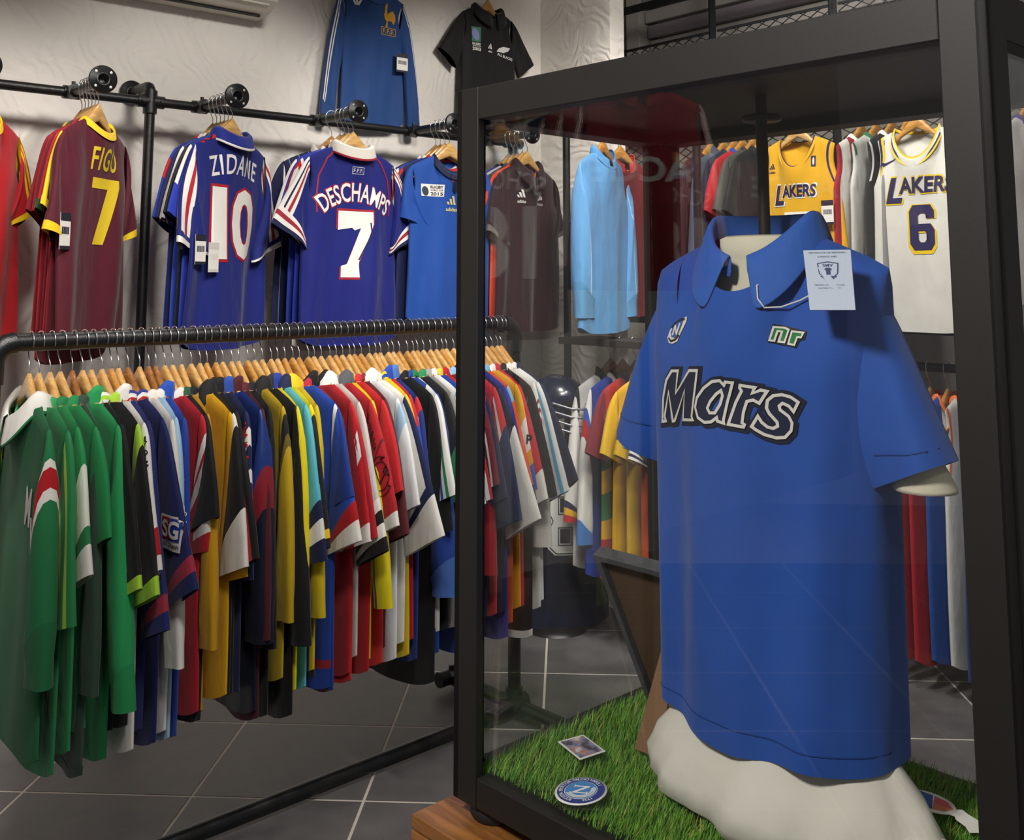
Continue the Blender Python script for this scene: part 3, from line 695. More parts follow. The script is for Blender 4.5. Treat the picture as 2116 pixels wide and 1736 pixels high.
s = garment('rugby_shirt', 'black short-sleeved rugby shirt with white fern crest hung on the wall', 'shirt', p, FW, body='#0f0f12', ws=.155, hw=.175, chest=.165, L=.60, slv='S', ls=.24, alpha=.5, cw=.12, cuff='#0c0c0e', cuffw=.1, T=.022, fold=.006, nu=72, nv=28, ccol='#111114', collar='polo', dF=.05, drop=.13, seed=9)
hanger(p, FW, 'wooden hanger holding the black rugby shirt on the wall', None, 1, .68)
z0 = at(965, 75, 4.85).z - p.z
decal(s['root'], s['body'], poly2d(rect(.052, .075)), '#3e7d5a', -.09, z0 + .01, 'badge', .0018)
decal(s['root'], s['body'], poly2d(ell(-.004, .0, .02, .032, 16, .3)), '#7f86b8', -.09, z0 + .01, 'badge_ball', .0028)
decal(s['root'], s['body'], join2d(move(fit(text2d('RUGBY', 1, 0, .03), .052, .012), 0, .012), move(fit(text2d('WORLD CUP', 1, 0, .02), .05, .006), 0, .001), move(fit(text2d('2003', 1, 0, .03), .052, .016), 0, -.013)), WHT, -.088, z0 - .05, 'badge_lettering', .0022)
decal(s['root'], s['body'], join2d(move(fit(logo3(1), .026, .026), 0, .01), move(fit(text2d('adidas', 1, 0, .02), .026, .01), 0, -.012)), WHT, .0, z0 - .05, 'maker_mark', .002)
decal(s['root'], s['body'], join2d(poly2d([(-.045, -.006), (-.03, .012), (.0, .024), (.045, .022), (.03, .004), (.0, -.008)]), move(fit(text2d('ALL BLACKS', 1, 0, .03), .1, .014), .01, -.026, -.18)), '#d8dad8', .085, z0 - .05, 'crest', .002)

# ------------------------------------------------------------------ wall air conditioner (its underside shows)
t0 = 0.20
ac = empty('air_conditioner', wall_pt(t0, 2.575)); ac.rotation_euler = (0, 0, WA); tag(ac, 'white wall air conditioner cut off by the top edge', 'air conditioner')
m = MB()
V = []; F = []
prof = [(0, .30), (-.17, .30), (-.205, .26), (-.21, .10), (-.19, .045), (-.13, .01), (-.03, 0), (0, .0)]
for x in (0, .82):
    for a, b in prof: V.append((x, a, b))
n = len(prof)
F = [[k, (k + 1) % n, n + (k + 1) % n, n + k] for k in range(n)] + [list(range(n)), [n + k for k in range(n)][::-1]]
m.add(V, F); m.build('housing', pmat('ac_plastic', '#d8d2c8', .5), ac)
m = MB(); m.box((.03, -.185, .012), (.79, -.1, .02)); o = m.build('air_flap', pmat('ac_flap', '#c9c3b8', .5), ac); o.rotation_euler = (math.radians(-14), 0, 0); o.location = (0, .0, -.028)
m = MB(); m.box((.03, -.1, -.003), (.79, -.085, .004)); m.build('air_slot', pmat('ac_slot', '#33312e', .8), ac)

# ------------------------------------------------------------------ freestanding rack
RA = Vector((-1.222, 2.557, 1.345)); RB = Vector((-.014, 3.685, 1.345))
RD = (RB - RA).normalized(); RN = Vector((RD.y, -RD.x, 0)); RANG = math.atan2(RD.y, RD.x)
rack = empty('clothes_rack', (RA.x, RA.y, 0)); tag(rack, 'black iron pipe freestanding rack loaded with colourful jerseys', 'clothes rack')
def rk(mb, name, mat=BLACK):
    o = mb.build(name, mat, rack); o.matrix_parent_inverse = Matrix.Translation(-Vector(rack.location)); return o
A2 = RA - RD * .06; B2 = RB + RD * .03
def P3(p, z): return Vector((p.x, p.y, z))
PR = .0225
m = MB(); m.tube([A2 + RD * .05, B2 - RD * .05], PR, 18); rk(m, 'hanging_bar')
for E_, sg in ((A2, -1), (B2, 1)):
    Q = E_
    pts = [Q - RD * sg * .05] + [Q - RD * sg * .05 + RD * sg * .05 * math.sin(a) + Vector((0, 0, -.05 * (1 - math.cos(a)))) for a in (.4, .8, 1.2, 1.57)] + [P3(Q, Q.z - .1)]
    m = MB(); m.tube(pts, PR * 1.22, 18); rk(m, 'elbow_joint')
    m = MB(); m.tube([P3(Q, Q.z - .08), P3(Q, .04)], PR, 16); rk(m, 'leg')
    m = MB(); m.tube([P3(Q, .02), P3(Q, .1)], PR * 1.3, 16); m.tube([P3(Q - RD * .05, .045), P3(Q + RD * .05, .045)], PR * 1.3, 16)
    m.tube([P3(Q, .045) - RN * .05, P3(Q, .045) + RN * .05], PR * 1.3, 16)
    for dv in (-.03, .03): m.tube([P3(Q + RN * dv, .06), P3(Q + RN * dv, .085)], .009, 8)
    rk(m, 'base_joint')
    m = MB(); m.tube([P3(Q - RN * .34, .045), P3(Q + RN * .34, .045)], PR, 16); rk(m, 'foot')
    for dv in (-.34, .34):
        c = P3(Q + RN * dv, .045); m = MB(); m.tube([c - RD * .06, c + RD * .06], PR * 1.2, 16); m.tube([c - RN * .04 * (1 if dv < 0 else -1) * -1, c], PR * 1.25, 14); m.tube([c, c + Vector((0, 0, .04))], .01, 8); rk(m, 'foot_end')
m = MB(); m.tube([P3(A2, .03), P3(B2, .03)], PR, 16); rk(m, 'floor_bar')

GR, LIME, LB, GLD = '#1f7a45', '#a8d83a', '#8ab4d8', '#d9a50f'
# desc, dict of looks; in order from the left end of the rack
RK = [
 ('green ribbed long-sleeved top with white collar', dict(body='#1c6a40', slv='L', collar='polo', ccol=WHT, cstripe=GR, sl='#1f7546', slbands=[(.28, .33, WHT), (.33, .43, RED), (.43, .48, WHT)], mat=RIB, ts=.024, cuff='#1c6a40', cuffw=.14, L=.80, cw=.1)),
 ('green jersey with neon tape along the sleeve', dict(body='#20814a', slstripes=[(-.1, .15, LIME), (.55, .75, LIME)], ccol='#3aa05e', ls=.42, L=.84, alpha=.2)),
 ('green jersey with broad white sleeve', dict(body='#1f8a4c', slbands=[(.45, .8, '#dfe6d6'), (.8, .88, GR), (.88, 1, WHT)], slstripes=[(.2, .45, WHT)], ccol=GR, L=.80, ls=.34, cw=.16, alpha=.36)),
 ('plain mid green jersey', dict(body='#1c8a4c', ccol='#1c8a4c', L=.76)),
 ('grey-green long-sleeved sweatshirt', dict(body='#33493d', slv='L', ccol='#33493d', L=.86, hem='#2b3f34', ls=.6)),
 ('bright green track jacket', dict(body='#249a58', slv='L', collar='stand', ccol='#249a58', L=.84, ls=.63, cuff='#1f8a4e', cuffw=.08, ts=.022)),
 ('black jersey with lime and white striped collar', dict(body='#141416', collar='multi', ccol=LIME, cstripe=[LIME, WHT, LIME, WHT], cuff=['#141416', LIME], cuffw=.08, ls=.38)),
 ('black jersey with lime shoulder panel', dict(body='#17171a', slbands=[(0, .3, LIME)], ccol=LIME, cuff=LIME, cuffw=.05, ls=.4)),
 ('white jersey with red cuff and script lettering', dict(body='#e8e6e2', cuff=[RED, RED, WHT], cuffw=.16, ccol=WHT, collar='stand', L=.84, ls=.35, alpha=.34)),
 ('navy jersey with red white and blue collar and square sleeve badge', dict(body='#1c2566', collar='multi', cstripe=['#26348c', RED, WHT, '#26348c'], cuff=['#1c2566', '#a02a44', '#1c2566'], cuffw=.13, L=.8, ls=.47, alpha=.3)),
 ('dark navy jersey with banded collar and wide sleeve', dict(body='#171f5a', collar='multi', cstripe=['#26348c', RED, WHT, '#26348c'], cuff=['#a02a44', '#171f5a'], cuffw=.1, ls=.41, alpha=.40, cw=.17, L=.84)),
 ('white long-sleeved jersey', dict(body='#e2e0dc', slv='L', ccol=WHT, L=.82)),
 ('pale blue jersey with white folded cuff', dict(body='#9fc4e2', slv='S', cuff=WHT, cuffw=.28, ccol=WHT, L=.84, ls=.38, alpha=.14, cw=.12)),
 ('royal blue jersey with white sponsor print on the sleeve', dict(body='#1f45a8', slv='S', ccol='#2452b8', collar='stand', L=.84, ls=.36, alpha=.12)),
 ('red jersey with white sleeve graphic', dict(body='#b81e2c', slbands=[(.3, .42, WHT), (.48, .62, '#e0d8d4'), (.86, .92, WHT)], ccol=WHT, L=.80, ls=.34, alpha=.1)),
 ('black jersey with dark green collar', dict(body='#17181a', ccol='#24533a', L=.82)),
 ('golden yellow long-sleeved shirt', dict(body='#c9960f', slv='L', ccol=BLK, L=.80, hem='#c08c0c')),
 ('golden yellow jersey with black collar', dict(body=GLD, ccol=BLK, collar='polo', L=.78, ls=.40, alpha=.2)),
 ('black jersey with white shoulders and white cuff', dict(body='#15151a', slbands=[(0, .22, WHT)], cuff=WHT, cuffw=.22, ccol=BLK, collar='stand', ls=.37, alpha=.24)),
 ('black jersey with diagonal red sleeve stripes', dict(body='#131316', slstripes=[(.62, .8, '#b81f2a'), (-.3, .2, '#c4242c')], ccol=BLK, collar='stand', ls=.36, alpha=.4, cw=.18)),
 ('navy and white jersey with red logos down the sleeve', dict(body='#16204e', slbands=[(.25, .4, WHT), (.55, .62, WHT)], collar='stand', ccol='#2a4aa0', cstripe='#a82a3c', slv='S', ls=.42, alpha=.12)),
 ('blue satin jacket with red diagonal band and navy hem', dict(body='#1b3074', bands=[(.52, .66, '#7c1f2c'), (.66, 1, '#141a2c')], slv='L', sl='#1c3478', slbands=[(.45, .62, '#84202e'), (.62, 1, '#141a2c')], ccol='#4a1420', mat=SATIN, collar='stand', L=.84, ls=.6, ts=.028, cw=.11)),
 ('maroon long-sleeved jersey', dict(body='#4a1220', slv='L', ccol='#5a1626', L=.86)),
 ('black training top', dict(body='#0e0e10', slv='L', ccol=BLK, L=.86, ls=.62)),
 ('yellow and black goalkeeper top with quilted sleeve', dict(body='#b89a14', slv='L', slbands=[(.12, .3, BLK), (.3, .38, '#6a5a18')], ccol=BLK, collar='polo', L=.78)),
 ('black jacket with quilted shoulders', dict(body='#101012', slv='L', collar='stand', ccol='#26262a', L=.88, ls=.62, sl='#121216')),
 ('yellow long-sleeved jersey with blue collar', dict(body='#e0cf10', slv='L', ccol='#22389a', collar='stand', L=.82, ls=.5)),
 ('turquoise jersey with navy and white striped cuff', dict(body='#58b4c8', cuff=['#58b4c8', NVY, WHT, NVY], cuffw=.3, ccol=NVY, collar='polo', cstripe=WHT, ls=.40, alpha=.26, L=.82)),
 ('black jersey with yellow shoulders and thin yellow cuff line', dict(body='#17181a', slbands=[(0, .2, '#d8cc1c')], bands=[(0, .06, '#d8cc1c')], cuff=[BLK, YEL, BLK], ccol=YEL, collar='polo', ls=.38, alpha=.28)),
 ('yellow quilted goalkeeper jersey', dict(body='#cdb414', slv='L', ccol=YEL, L=.80, hem=BLK)),
 ('bright blue jersey with white graphic shoulder and white cuff', dict(body='#1d49b4', slbands=[(0, .14, WHT)], bands=[(.9, .93, '#b02030')], cuff=[RED, WHT], cuffw=.16, ccol='#b02040', ls=.36, alpha=.32, L=.84)),
 ('blue training shirt with red speckled side', dict(body='#17398e', stripes=[(.55, .9, '#7a2a3a')], ccol=BLK, collar='stand', L=.85)),
 ('deep red jersey with black collar', dict(body='#a81c26', ccol=BLK, collar='stand', ls=.36, L=.82)),
 ('red jersey with white diagonal sleeve flash', dict(body='#c01c24', slbands=[(.38, .58, WHT)], ccol=WHT, collar='polo', cuff=['#c01c24', WHT], cuffw=.14, ls=.38, alpha=.24, L=.84)),
 ('white and grey jersey with black-banded cuff', dict(body='#c8c6c2', cuff=[WHT, BLK, WHT, BLK], cuffw=.2, ccol='#7a7a7e', ls=.40)),
 ('red jersey with dark sleeve print and white cuff', dict(body='#b51d28', slbands=[(.5, .53, '#6a1620'), (.6, .62, '#6a1620')], cuff=['#b51d28', WHT], cuffw=.12, ccol='#55565e', collar='polo', ls=.34, L=.83)),
 ('yellow long-sleeved jersey with black side stripe', dict(body='#d8c80f', slv='L', slstripes=[(-.3, -.05, BLK)], ccol=YEL, L=.80, ls=.58)),
 ('scarlet long-sleeved jersey', dict(body='#c4222a', slv='S', ccol='#c4222a', L=.82, bands=[(.93, 1, '#d03028')])),
 ('maroon textured jersey', dict(body='#5e2228', ccol='#7a2430', mat=RIB, ls=.39, alpha=.28)),
 ('pale blue and white panelled jersey', dict(body='#dfe3e6', slbands=[(.12, .42, '#9cc0da')], ccol=WHT, cstripe=LB, collar='polo', ls=.3, L=.82)),
 ('white jersey with wide sleeve and navy cuff line', dict(body='#e8e6de', slstripes=[(.8, 1, NVY)], cuff=[NVY, WHT, WHT, WHT], cuffw=.22, ccol=WHT, ls=.40, alpha=.44, cw=.18)),
 ('yellow jersey with blue and yellow collar', dict(body='#dcbf18', collar='multi', cstripe=['#24409c', YEL, '#24409c', YEL], ls=.3, L=.82)),
 ('red jersey with blue lower sleeve', dict(body='#b8202c', slbands=[(.42, 1, '#2a44a8')], ccol='#2748ae', collar='stand', ls=.40, alpha=.34)),
 ('red and navy jersey with white shoulder stripe', dict(body='#17307e', slbands=[(0, .3, '#c02430')], slstripes=[(.5, .8, WHT)], ccol='#4a78c0', collar='stand', L=.84)),
 ('plain black jersey', dict(body='#121214', ccol=BLK, ls=.40, alpha=.2, L=.92)),
 ('blue track jacket with ribbed cuff', dict(body='#1d3f94', slv='L', ccol='#1d3f94', L=.84, ls=.58, cuff='#3f66b0', cuffw=.1, ts=.026, cw=.1)),
 ('white jersey with blue and green shoulder lines', dict(body='#e4e4e0', slstripes=[(.3, .45, '#2a58b8'), (.6, .75, '#2a8a58')], ccol=GR, ls=.3)),
 ('black-sleeved jersey with green cuff', dict(body='#1a1c20', cuff='#2a8a56', cuffw=.34, ccol='#2a8a56', ls=.32)),
 ('grey mesh jersey', dict(body='#8f8d88', ccol='#a09e98', ls=.40, alpha=.3, cw=.17, mat=RIB)),
 ('white jersey with bright blue shoulder stripes', dict(body='#dfe2e4', slstripes=[(.2, .34, '#3a9ad0'), (.5, .64, '#3a9ad0'), (.8, .94, '#3a9ad0')], ccol=WHT, ls=.34)),
 ('blue nylon jacket', dict(body='#1b429c', slv='L', ccol='#c9c23a', cstripe=GR, L=.86, ls=.56, mat=SATIN, ts=.026)),
 ('red jersey with white shoulder stripes', dict(body='#a8202c', slstripes=[(.3, .5, WHT), (.75, .95, WHT)], ccol=RED, ls=.34, L=.84)),
 ('maroon jersey with white sleeve piping', dict(body='#6e1c2c', slstripes=[(.6, .72, WHT)], ccol=LB, ls=.3)),
 ('red long-sleeved jersey', dict(body='#a81a26', slv='L', ccol=RED, L=.80)),
 ('navy jersey with tall collar', dict(body='#161d40', collar='stand', ccol='#161d40', ls=.34)),
 ('red and white jersey with navy sleeve tip', dict(body='#c02a30', slbands=[(.5, 1, '#1a2450')], slstripes=[(.5, .7, WHT)], ccol=RED, ls=.4)),
 ('navy-shouldered jersey with broad white sleeve', dict(body='#151d3a', slbands=[(.5, 1, WHT)], ccol=NVY, ls=.42, alpha=.42, cw=.18)),
 ('violet blue jersey', dict(body='#2a2f8e', ccol='#2a2f8e', ls=.34, L=.86)),
 ('orange jersey with pale blue shoulder', dict(body='#d85020', slbands=[(0, .3, '#7fb2d6')], cuff=NVY, cuffw=.06, ccol='#7fb2d6', ls=.36, L=.82)),
 ('amber jersey with white sleeve patch', dict(body='#dba21c', slbands=[(.5, .75, WHT), (.85, 1, '#3a64b8')], ccol=WHT, ls=.34)),
 ('crimson jersey with white cuff', dict(body='#c01f32', cuff=WHT, cuffw=.14, ccol='#c01f32', ls=.36)),
 ('black long jersey with white piped hem', dict(body='#16090c', ccol=BLK, ls=.36, L=.88, hem=WHT)),
 ('white long-sleeved jersey with red chevrons', dict(body='#e4e2dc', slv='L', slbands=[(.25, .29, RED), (.33, .37, RED), (.41, .45, RED)], ccol=WHT, L=.80, ls=.54, alpha=.08)),
 ('white jersey with sky blue shoulder stripes', dict(body='#e4e6e6', slstripes=[(.15, .35, '#5ab2d8'), (.6, .8, '#5ab2d8')], ccol=WHT, ls=.36, alpha=.42, L=.78)),
 ('navy jersey with gold sleeve crest at the far end', dict(body='#161c42', ccol='#161c42', ls=.34, alpha=.46)),
]
NR = len(RK); RLEN = (RB - RA).length
rr = random.Random(4)
RFACE = math.atan2(-RD.x, RD.y)                     # garments face the left end of the bar: local -y -> -RD
for i, (desc, kw) in enumerate(RK):
    t = .03 + (RLEN - .06) * (i + rr.uniform(-.18, .18)) / (NR - 1)
    p = RA + RD * t; rz = RFACE + math.radians(rr.uniform(-5, 5))
    prev = RK[i - 1][0] if i else None; nxt = RK[i + 1][0] if i < NR - 1 else None
    if i == 0: lab = desc + ', leftmost on the rack'
    else: lab = desc + ' on the freestanding rack'
    d = dict(T=.0115, fold=.0045, ts=.0135, nu=32, nv=16, seed=i + 100, sly=rr.uniform(-.004, .01), ws=.205 + rr.uniform(-.008, .008), hw=.225, L=.78); d.update(kw)
    s = garment('jacket' if 'jacket' in desc else 'jersey', lab, 'jacket' if 'jacket' in desc else 'shirt', p, rz, 'garments on the freestanding rack', **d)
    hanger(p, rz, HL(desc), 'hangers on the freestanding rack', rr.choice((0, 0, 0, 1, 1, 2)) if i < 30 else rr.choice((0, 0, 1)))
    sp = s.get('sleeve+'); so = s.get('so+')
    if i == 0:
        decal(s['root'], s['body'], join2d(fit(text2d('M', 1, .2, .03), .06, .09), move(fit(text2d('V', 1, .2, .03), .05, .08), .05, -.06)), WHT, .1, -.38, 'lettering', .003)
    if i == 8: decal(so, sp, move(fit(text2d('Grand', 1, .3), .09, .025), 0, 0, -1.25), '#22222a', .255, -.26, 'lettering', .002)
    if i in (9, 10):
        bx_, bz_ = ((.33, -.545), (.283, -.452))[i - 9]; word = ('PS', 'SG')[i - 9]
        decal(so, sp, poly2d(rect(.092, .08)), '#e8e4dc', bx_, bz_, 'badge', .003)
        decal(so, sp, poly2d(rect(.04, .052, -.021, .009)), '#a82a3c', bx_, bz_, 'badge_field', .0042); decal(so, sp, poly2d(rect(.04, .052, .021, .009)), '#24409c', bx_, bz_, 'badge_field', .0042)
        decal(so, sp, fit(text2d(word, 1, 0, .03), .074, .042), WHT, bx_, bz_ + .009, 'badge_lettering', .0054)
        decal(so, sp, fit(text2d('SAINT-GERMAIN', 1, 0, .02), .082, .010), '#1a1a1e', bx_, bz_ - .028, 'badge_lettering', .0045)
    if i == 13:
        for q, w_ in enumerate(('Collectivite', 'Territoriale', 'de Corse')): decal(so, sp, fit(text2d(w_, 1, 0, .02), .05 if q < 2 else .035, .014), WHT, .262, -.42 - q * .022, 'lettering', .003)
        decal(so, sp, join2d(*[strip2d([(-.02, .02 - k * .01), (.0, .03 - k * .01), (.02, .012 - k * .01)], .0035) for k in range(5)]), WHT, .262, -.36, 'sponsor_mark', .003)
    if i == 20:
        for q in range(4):
            decal(so, sp, join2d(poly2d(ell(-.012, .01, .01, .018, 12, -.3)), poly2d(ell(.012, .01, .01, .018, 12, .3)), poly2d(ell(-.012, .032, .006, .006, 8)), poly2d(ell(.012, .032, .006, .006, 8)), move(fit(text2d('Kappa', 1, 0, .03), .055, .016), 0, -.022)), '#c2202c', .235 + q * .022, -.25 - q * .085, 'sleeve_logo', .003)
    if i == 35:
        decal(so, sp, join2d(strip2d(ell(0, 0, .04, .055, 20), .003, True), strip2d(ell(0, 0, .028, .04, 20), .003, True), strip2d([(-.02, .02), (.0, -.02), (.02, .02)], .004)), '#4a1018', .275, -.40, 'sleeve_print', .003)
        for q, ch in enumerate('SPALDING'): decal(so, sp, fit(text2d(ch, 1, 0, .02), .014, .016), '#3a1a20', .20 + q * .007, -.2 - q * .017, 'lettering', .003)
    if i == 60: decal(so, sp, fit(text2d('P', 1, 0, .03), .02, .03), '#1a1a1e', .27, -.36, 'lettering', .003)

# ------------------------------------------------------------------ display case with the blue shirt
S = 1.15                                             # real size of the case against its survey units
CC = Vector((.323, 1.305)); CE = Vector((.687, -.726)); CW = Vector((.726, .687))
CROT = math.atan2(-.726, .687)
def case_pt(x, y, z): p = CC + CE * x + CW * y; return Vector((p.x * S, p.y * S, CAMH + (z - CAMH) * S))
def case_thing(name, label, cat, **k):
    o = empty(name, case_pt(0, 0, CAMH - CAMH / S * 0 - 0), CROT, S); o.location = (CC.x * S, CC.y * S, CAMH - CAMH * S); tag(o, label, cat, **k); return o
def case_px(x, y, off):                              # survey coordinates (x along the case, z) of a pixel on the plane y = off
    r = ray(x, y); c = Vector((*CC, 0)) + Vector((*CW, 0)) * off; o = Vector((0, 0, CAMH)); w = Vector((*CW, 0))
    P = o + r * ((c - o).dot(w) / r.dot(w)); return ((P - c).dot(Vector((*CE, 0))), P.z)

def glass_mat():
    m = bpy.data.materials.new('clear_glass'); m.use_nodes = True; nt = m.node_tree; N = nt.nodes; L = nt.links
    for n in list(N): N.remove(n)
    out = N.new('ShaderNodeOutputMaterial'); mix = N.new('ShaderNodeMixShader'); tr = N.new('ShaderNodeBsdfTransparent'); gl = N.new('ShaderNodeBsdfGlossy')
    tr.inputs['Color'].default_value = (.985, .99, .987, 1); gl.inputs['Roughness'].default_value = 0.0
    lw = N.new('ShaderNodeLayerWeight'); lw.inputs['Blend'].default_value = .5
    pw = N.new('ShaderNodeMath'); pw.operation = 'POWER'; pw.inputs[1].default_value = 3.5; L.new(lw.outputs['Facing'], pw.inputs[0])
    ma = N.new('ShaderNodeMath'); ma.operation = 'MULTIPLY_ADD'; ma.inputs[1].default_value = .8; ma.inputs[2].default_value = .045; ma.use_clamp = True
    L.new(pw.outputs[0], ma.inputs[0]); L.new(ma.outputs[0], mix.inputs['Fac']); L.new(tr.outputs[0], mix.inputs[1]); L.new(gl.outputs[0], mix.inputs[2])
    L.new(mix.outputs[0], out.inputs['Surface']); return m
GLASS = glass_mat()
X0, X1, Y0, Y1 = -.367, .370, -.205, .252
ZB, ZT = .823, 1.768
case = case_thing('display_case', 'tall glass display case with dark metal frame on a wooden crate', 'display case')
FR = .045
for xa in (X0, X1 - FR):
    for ya in (Y0, Y1 - FR):
        m = MB(); yf = ya if ya == Y0 else ya + FR - .012; xf = xa if xa == X0 else xa + FR - .012
        m.box((xa, yf, ZB), (xa + FR, yf + .012, ZT), .0015); m.box((xf, ya, ZB + .0005), (xf + .012, ya + FR, ZT - .0005), .0015); m.build('post', BLACKM, case)
for z0_, z1_, nm in ((ZB, ZB + .037, 'bottom_rail'), (ZT - .046, ZT, 'top_rail')):
    for ya in (Y0 + .001, Y1 - FR - .001): m = MB(); m.box((X0 + FR, ya, z0_), (X1 - FR, ya + FR, z1_), .0015); m.build(nm, BLACKM, case)
    for xa in (X0 + .001, X1 - FR - .001): m = MB(); m.box((xa, Y0 + FR, z0_), (xa + FR, Y1 - FR, z1_), .0015); m.build(nm, BLACKM, case)
m = MB(); m.box((X0 + .01, Y0 + .01, ZT - .03), (X1 - .01, Y1 - .01, ZT - .004)); m.build('top_panel', pmat('case_lid', '#3a332e', .5), case)
m = MB(); m.box((X0 + .01, Y0 + .01, ZB + .004), (X1 - .01, Y1 - .01, ZB + .028)); m.build('base_panel', BLACKM, case)
gz0, gz1 = ZB + .03, ZT - .04
for nm, lo, hi in (('front', (X0 + FR - .004, Y0 + .012, gz0), (X1 - FR + .004, Y0 + .016, gz1)), ('back', (X0 + FR - .004, Y1 - .016, gz0), (X1 - FR + .004, Y1 - .012, gz1)),
                   ('left', (X0 + .012, Y0 + FR - .004, gz0), (X0 + .016, Y1 - FR + .004, gz1)), ('right', (X1 - .016, Y0 + FR - .004, gz0), (X1 - .012, Y1 - FR + .004, gz1))):
    m = MB(); m.box(lo, hi); m.build('glass_pane', GLASS, case)
RUB = pmat('black_rubber', '#0d0d0e', .6)
for xa in (X0 + .04, X1 - .04):
    for ya in (Y0 + .04, Y1 - .04):
        m = MB(); M = Matrix.Translation((xa, ya, ZB - .022)); m.lathe([(.0, 0), (.03, 0), (.034, .006), (.03, .02), (.0, .022)], 20, M); m.build('foot', RUB, case)
m = MB(); m.tube([(.001, .0, 1.60), (.001, .0, ZT - .03)], .0075, 12); M = Matrix.Translation((.001, 0, ZT - .062)); m.lathe([(.0, .012), (.022, .01), (.024, .006), (.022, .0), (.0, .0)], 18, M)
# wooden crate carrying the case
cr = empty('wooden_crate', (CC.x * S, CC.y * S, 0), CROT); tag(cr, 'stained wooden crate supporting the glass display case', 'crate')
ct = CAMH + (ZB - .022 - CAMH) * S
cx0, cx1, cy0, cy1 = -.405 * S, .41 * S, -.245 * S, .30 * S
nb = 5; bh = ct / nb
for k in range(nb):
    z0_, z1_ = k * bh + .002, (k + 1) * bh - .002 - (.02 if k == nb - 1 else 0)
    m = MB(); m.box((cx0, cy0, z0_), (cx1, cy0 + .02, z1_), .002); m.build('plank', CRATEW, cr)
    m = MB(); m.box((cx0, cy1 - .02, z0_), (cx1, cy1, z1_), .002); m.build('plank', CRATEW, cr)
    m = MB(); m.box((cx0, cy0 + .021, z0_), (cx0 + .02, cy1 - .021, z1_), .002); m.build('plank', CRATEW, cr)
    m = MB(); m.box((cx1 - .02, cy0 + .021, z0_), (cx1, cy1 - .021, z1_), .002); m.build('plank', CRATEW, cr)
for k in range(4):
    a = cy0 + (cy1 - cy0) * k / 4; m = MB(); m.box((cx0, a + .001, ct - .02), (cx1, a + (cy1 - cy0) / 4 - .001, ct), .0015); m.build('top_plank', CRATEW, cr)

# mannequin, hung from the lid by a rod
CREAM = pmat('mannequin_cloth', '#cfc9b4', .8, 0, .04, 30, .1, 300)
man = case_thing('mannequin', 'cream mannequin torso hung inside the glass case by a dark rod', 'mannequin')
def loft(rings, n=40, ex=1.0):
    V = []; F = []
    for x, y, z, a, b in rings:
        for k in range(n):
            t = 2 * math.pi * k / n; V.append((x + a * math.cos(t), y + b * math.copysign(abs(math.sin(t)) ** ex, math.sin(t)), z))
    for i in range(len(rings) - 1):
        for k in range(n): F.append([i * n + k, i * n + (k + 1) % n, (i + 1) * n + (k + 1) % n, (i + 1) * n + k])
    return V, F
V, F = loft([(0, .0, .99, .130, .075), (0, 0, 1.15, .12, .07), (0, 0, 1.3, .13, .074), (0, 0, 1.38, .135, .07), (0, .003, 1.44, .125, .058), (0, .005, 1.48, .10, .05), (0, .005, 1.505, .075, .046), (0, .005, 1.53, .064, .046), (0, .005, 1.552, .062, .05), (0, .005, 1.556, .054, .043), (0, .005, 1.54, .048, .038), (0, .005, 1.50, .045, .035), (0, .005, 1.48, .0, .0)])
obj('torso', mesh('torso', V, F), CREAM, man)
for sx in (-1, 1):
    V, F = loft([(sx * .17, 0, 1.40, .008, .01), (sx * .184, 0, 1.34, .014, .018), (sx * .192, 0, 1.30, .024, .026), (sx * .197, 0, 1.272, .034, .034), (sx * .197, 0, 1.268, .034, .034), (sx * .197, 0, 1.267, .0, .0)], 20)
    obj('arm_stub', mesh('arm_stub', V, F), CREAM, man)
m = MB(); m.tube([(.001, .0, 1.49), (.001, .0, ZT - .03)], .0075, 12); m.build('hanging_rod', pmat('rod_bronze', '#2a2320', .4, .3), man)
m = MB(); M = Matrix.Translation((.001, 0, ZT - .064)); m.lathe([(.0, .008), (.024, .007), (.026, .004), (.024, .0), (.0, .0)], 20, M); m.build('rod_disc', pmat('rod_bronze', '#2a2320'), man)
# the shirt
SHZ = 1.558
BLUE = '#1c4ea6'
sh = garment('football_shirt', 'blue collared football shirt worn by the mannequin in the glass case', 'shirt', case_pt(0, 0, SHZ), CROT, scale=S, mat=COTTON, body=BLUE, L=.60, drop=0.0, ws=.166, hw=.153, chest=.156, dip=0.0, T=.088, t0=.03, tz=.3, texp=.68, slope=.42, nw=.068, dF=.072, dB=.0, fold=.0078, fk=46, nu=160, nv=48, ls=.24, alpha=.26, cw=.092, ts=.045, ts0=.05, slin=.055, slout=.068, armpit=.28, collar='none', hem=None, seed=21, neckopen=.9, hemwave=.004, hemr=.01)
root = sh['root']
# collar of the shirt: stand and two folded wings
V = []; F = []; nn = 40
prof = [(1.0, -.004, 1.0), (.97, .018, 1.0), (.985, .028, 1.0), (1.07, .022, 1.08), (1.16, .004, 1.16), (1.26, -.014, 1.24)]
for r, dz, ry in prof:
    for k in range(nn):
        t = -math.pi / 2 + .16 + (2 * math.pi - .32) * k / (nn - 1); x = .070 * math.cos(t); s_ = math.sin(t)
        zt = -.072 * max(0, -s_) ** 1.4 - .004 * 0
        wing = max(0, -s_) ** 2 * (1 if r > 1.1 else .3)
        V.append((x * r + (math.copysign(.022, x) * wing * (r - .95) / .3 if r > 1.05 else 0), s_ * .056 * ry - .012 * wing, zt + dz - (.012 * wing if r > 1.1 else 0) + .016 * max(0, -s_) * (1 if .97 <= r < 1.1 else 0)))
for i in range(len(prof) - 1):
    for k in range(nn - 1): F.append([i * nn + k, i * nn + k + 1, (i + 1) * nn + k + 1, (i + 1) * nn + k])
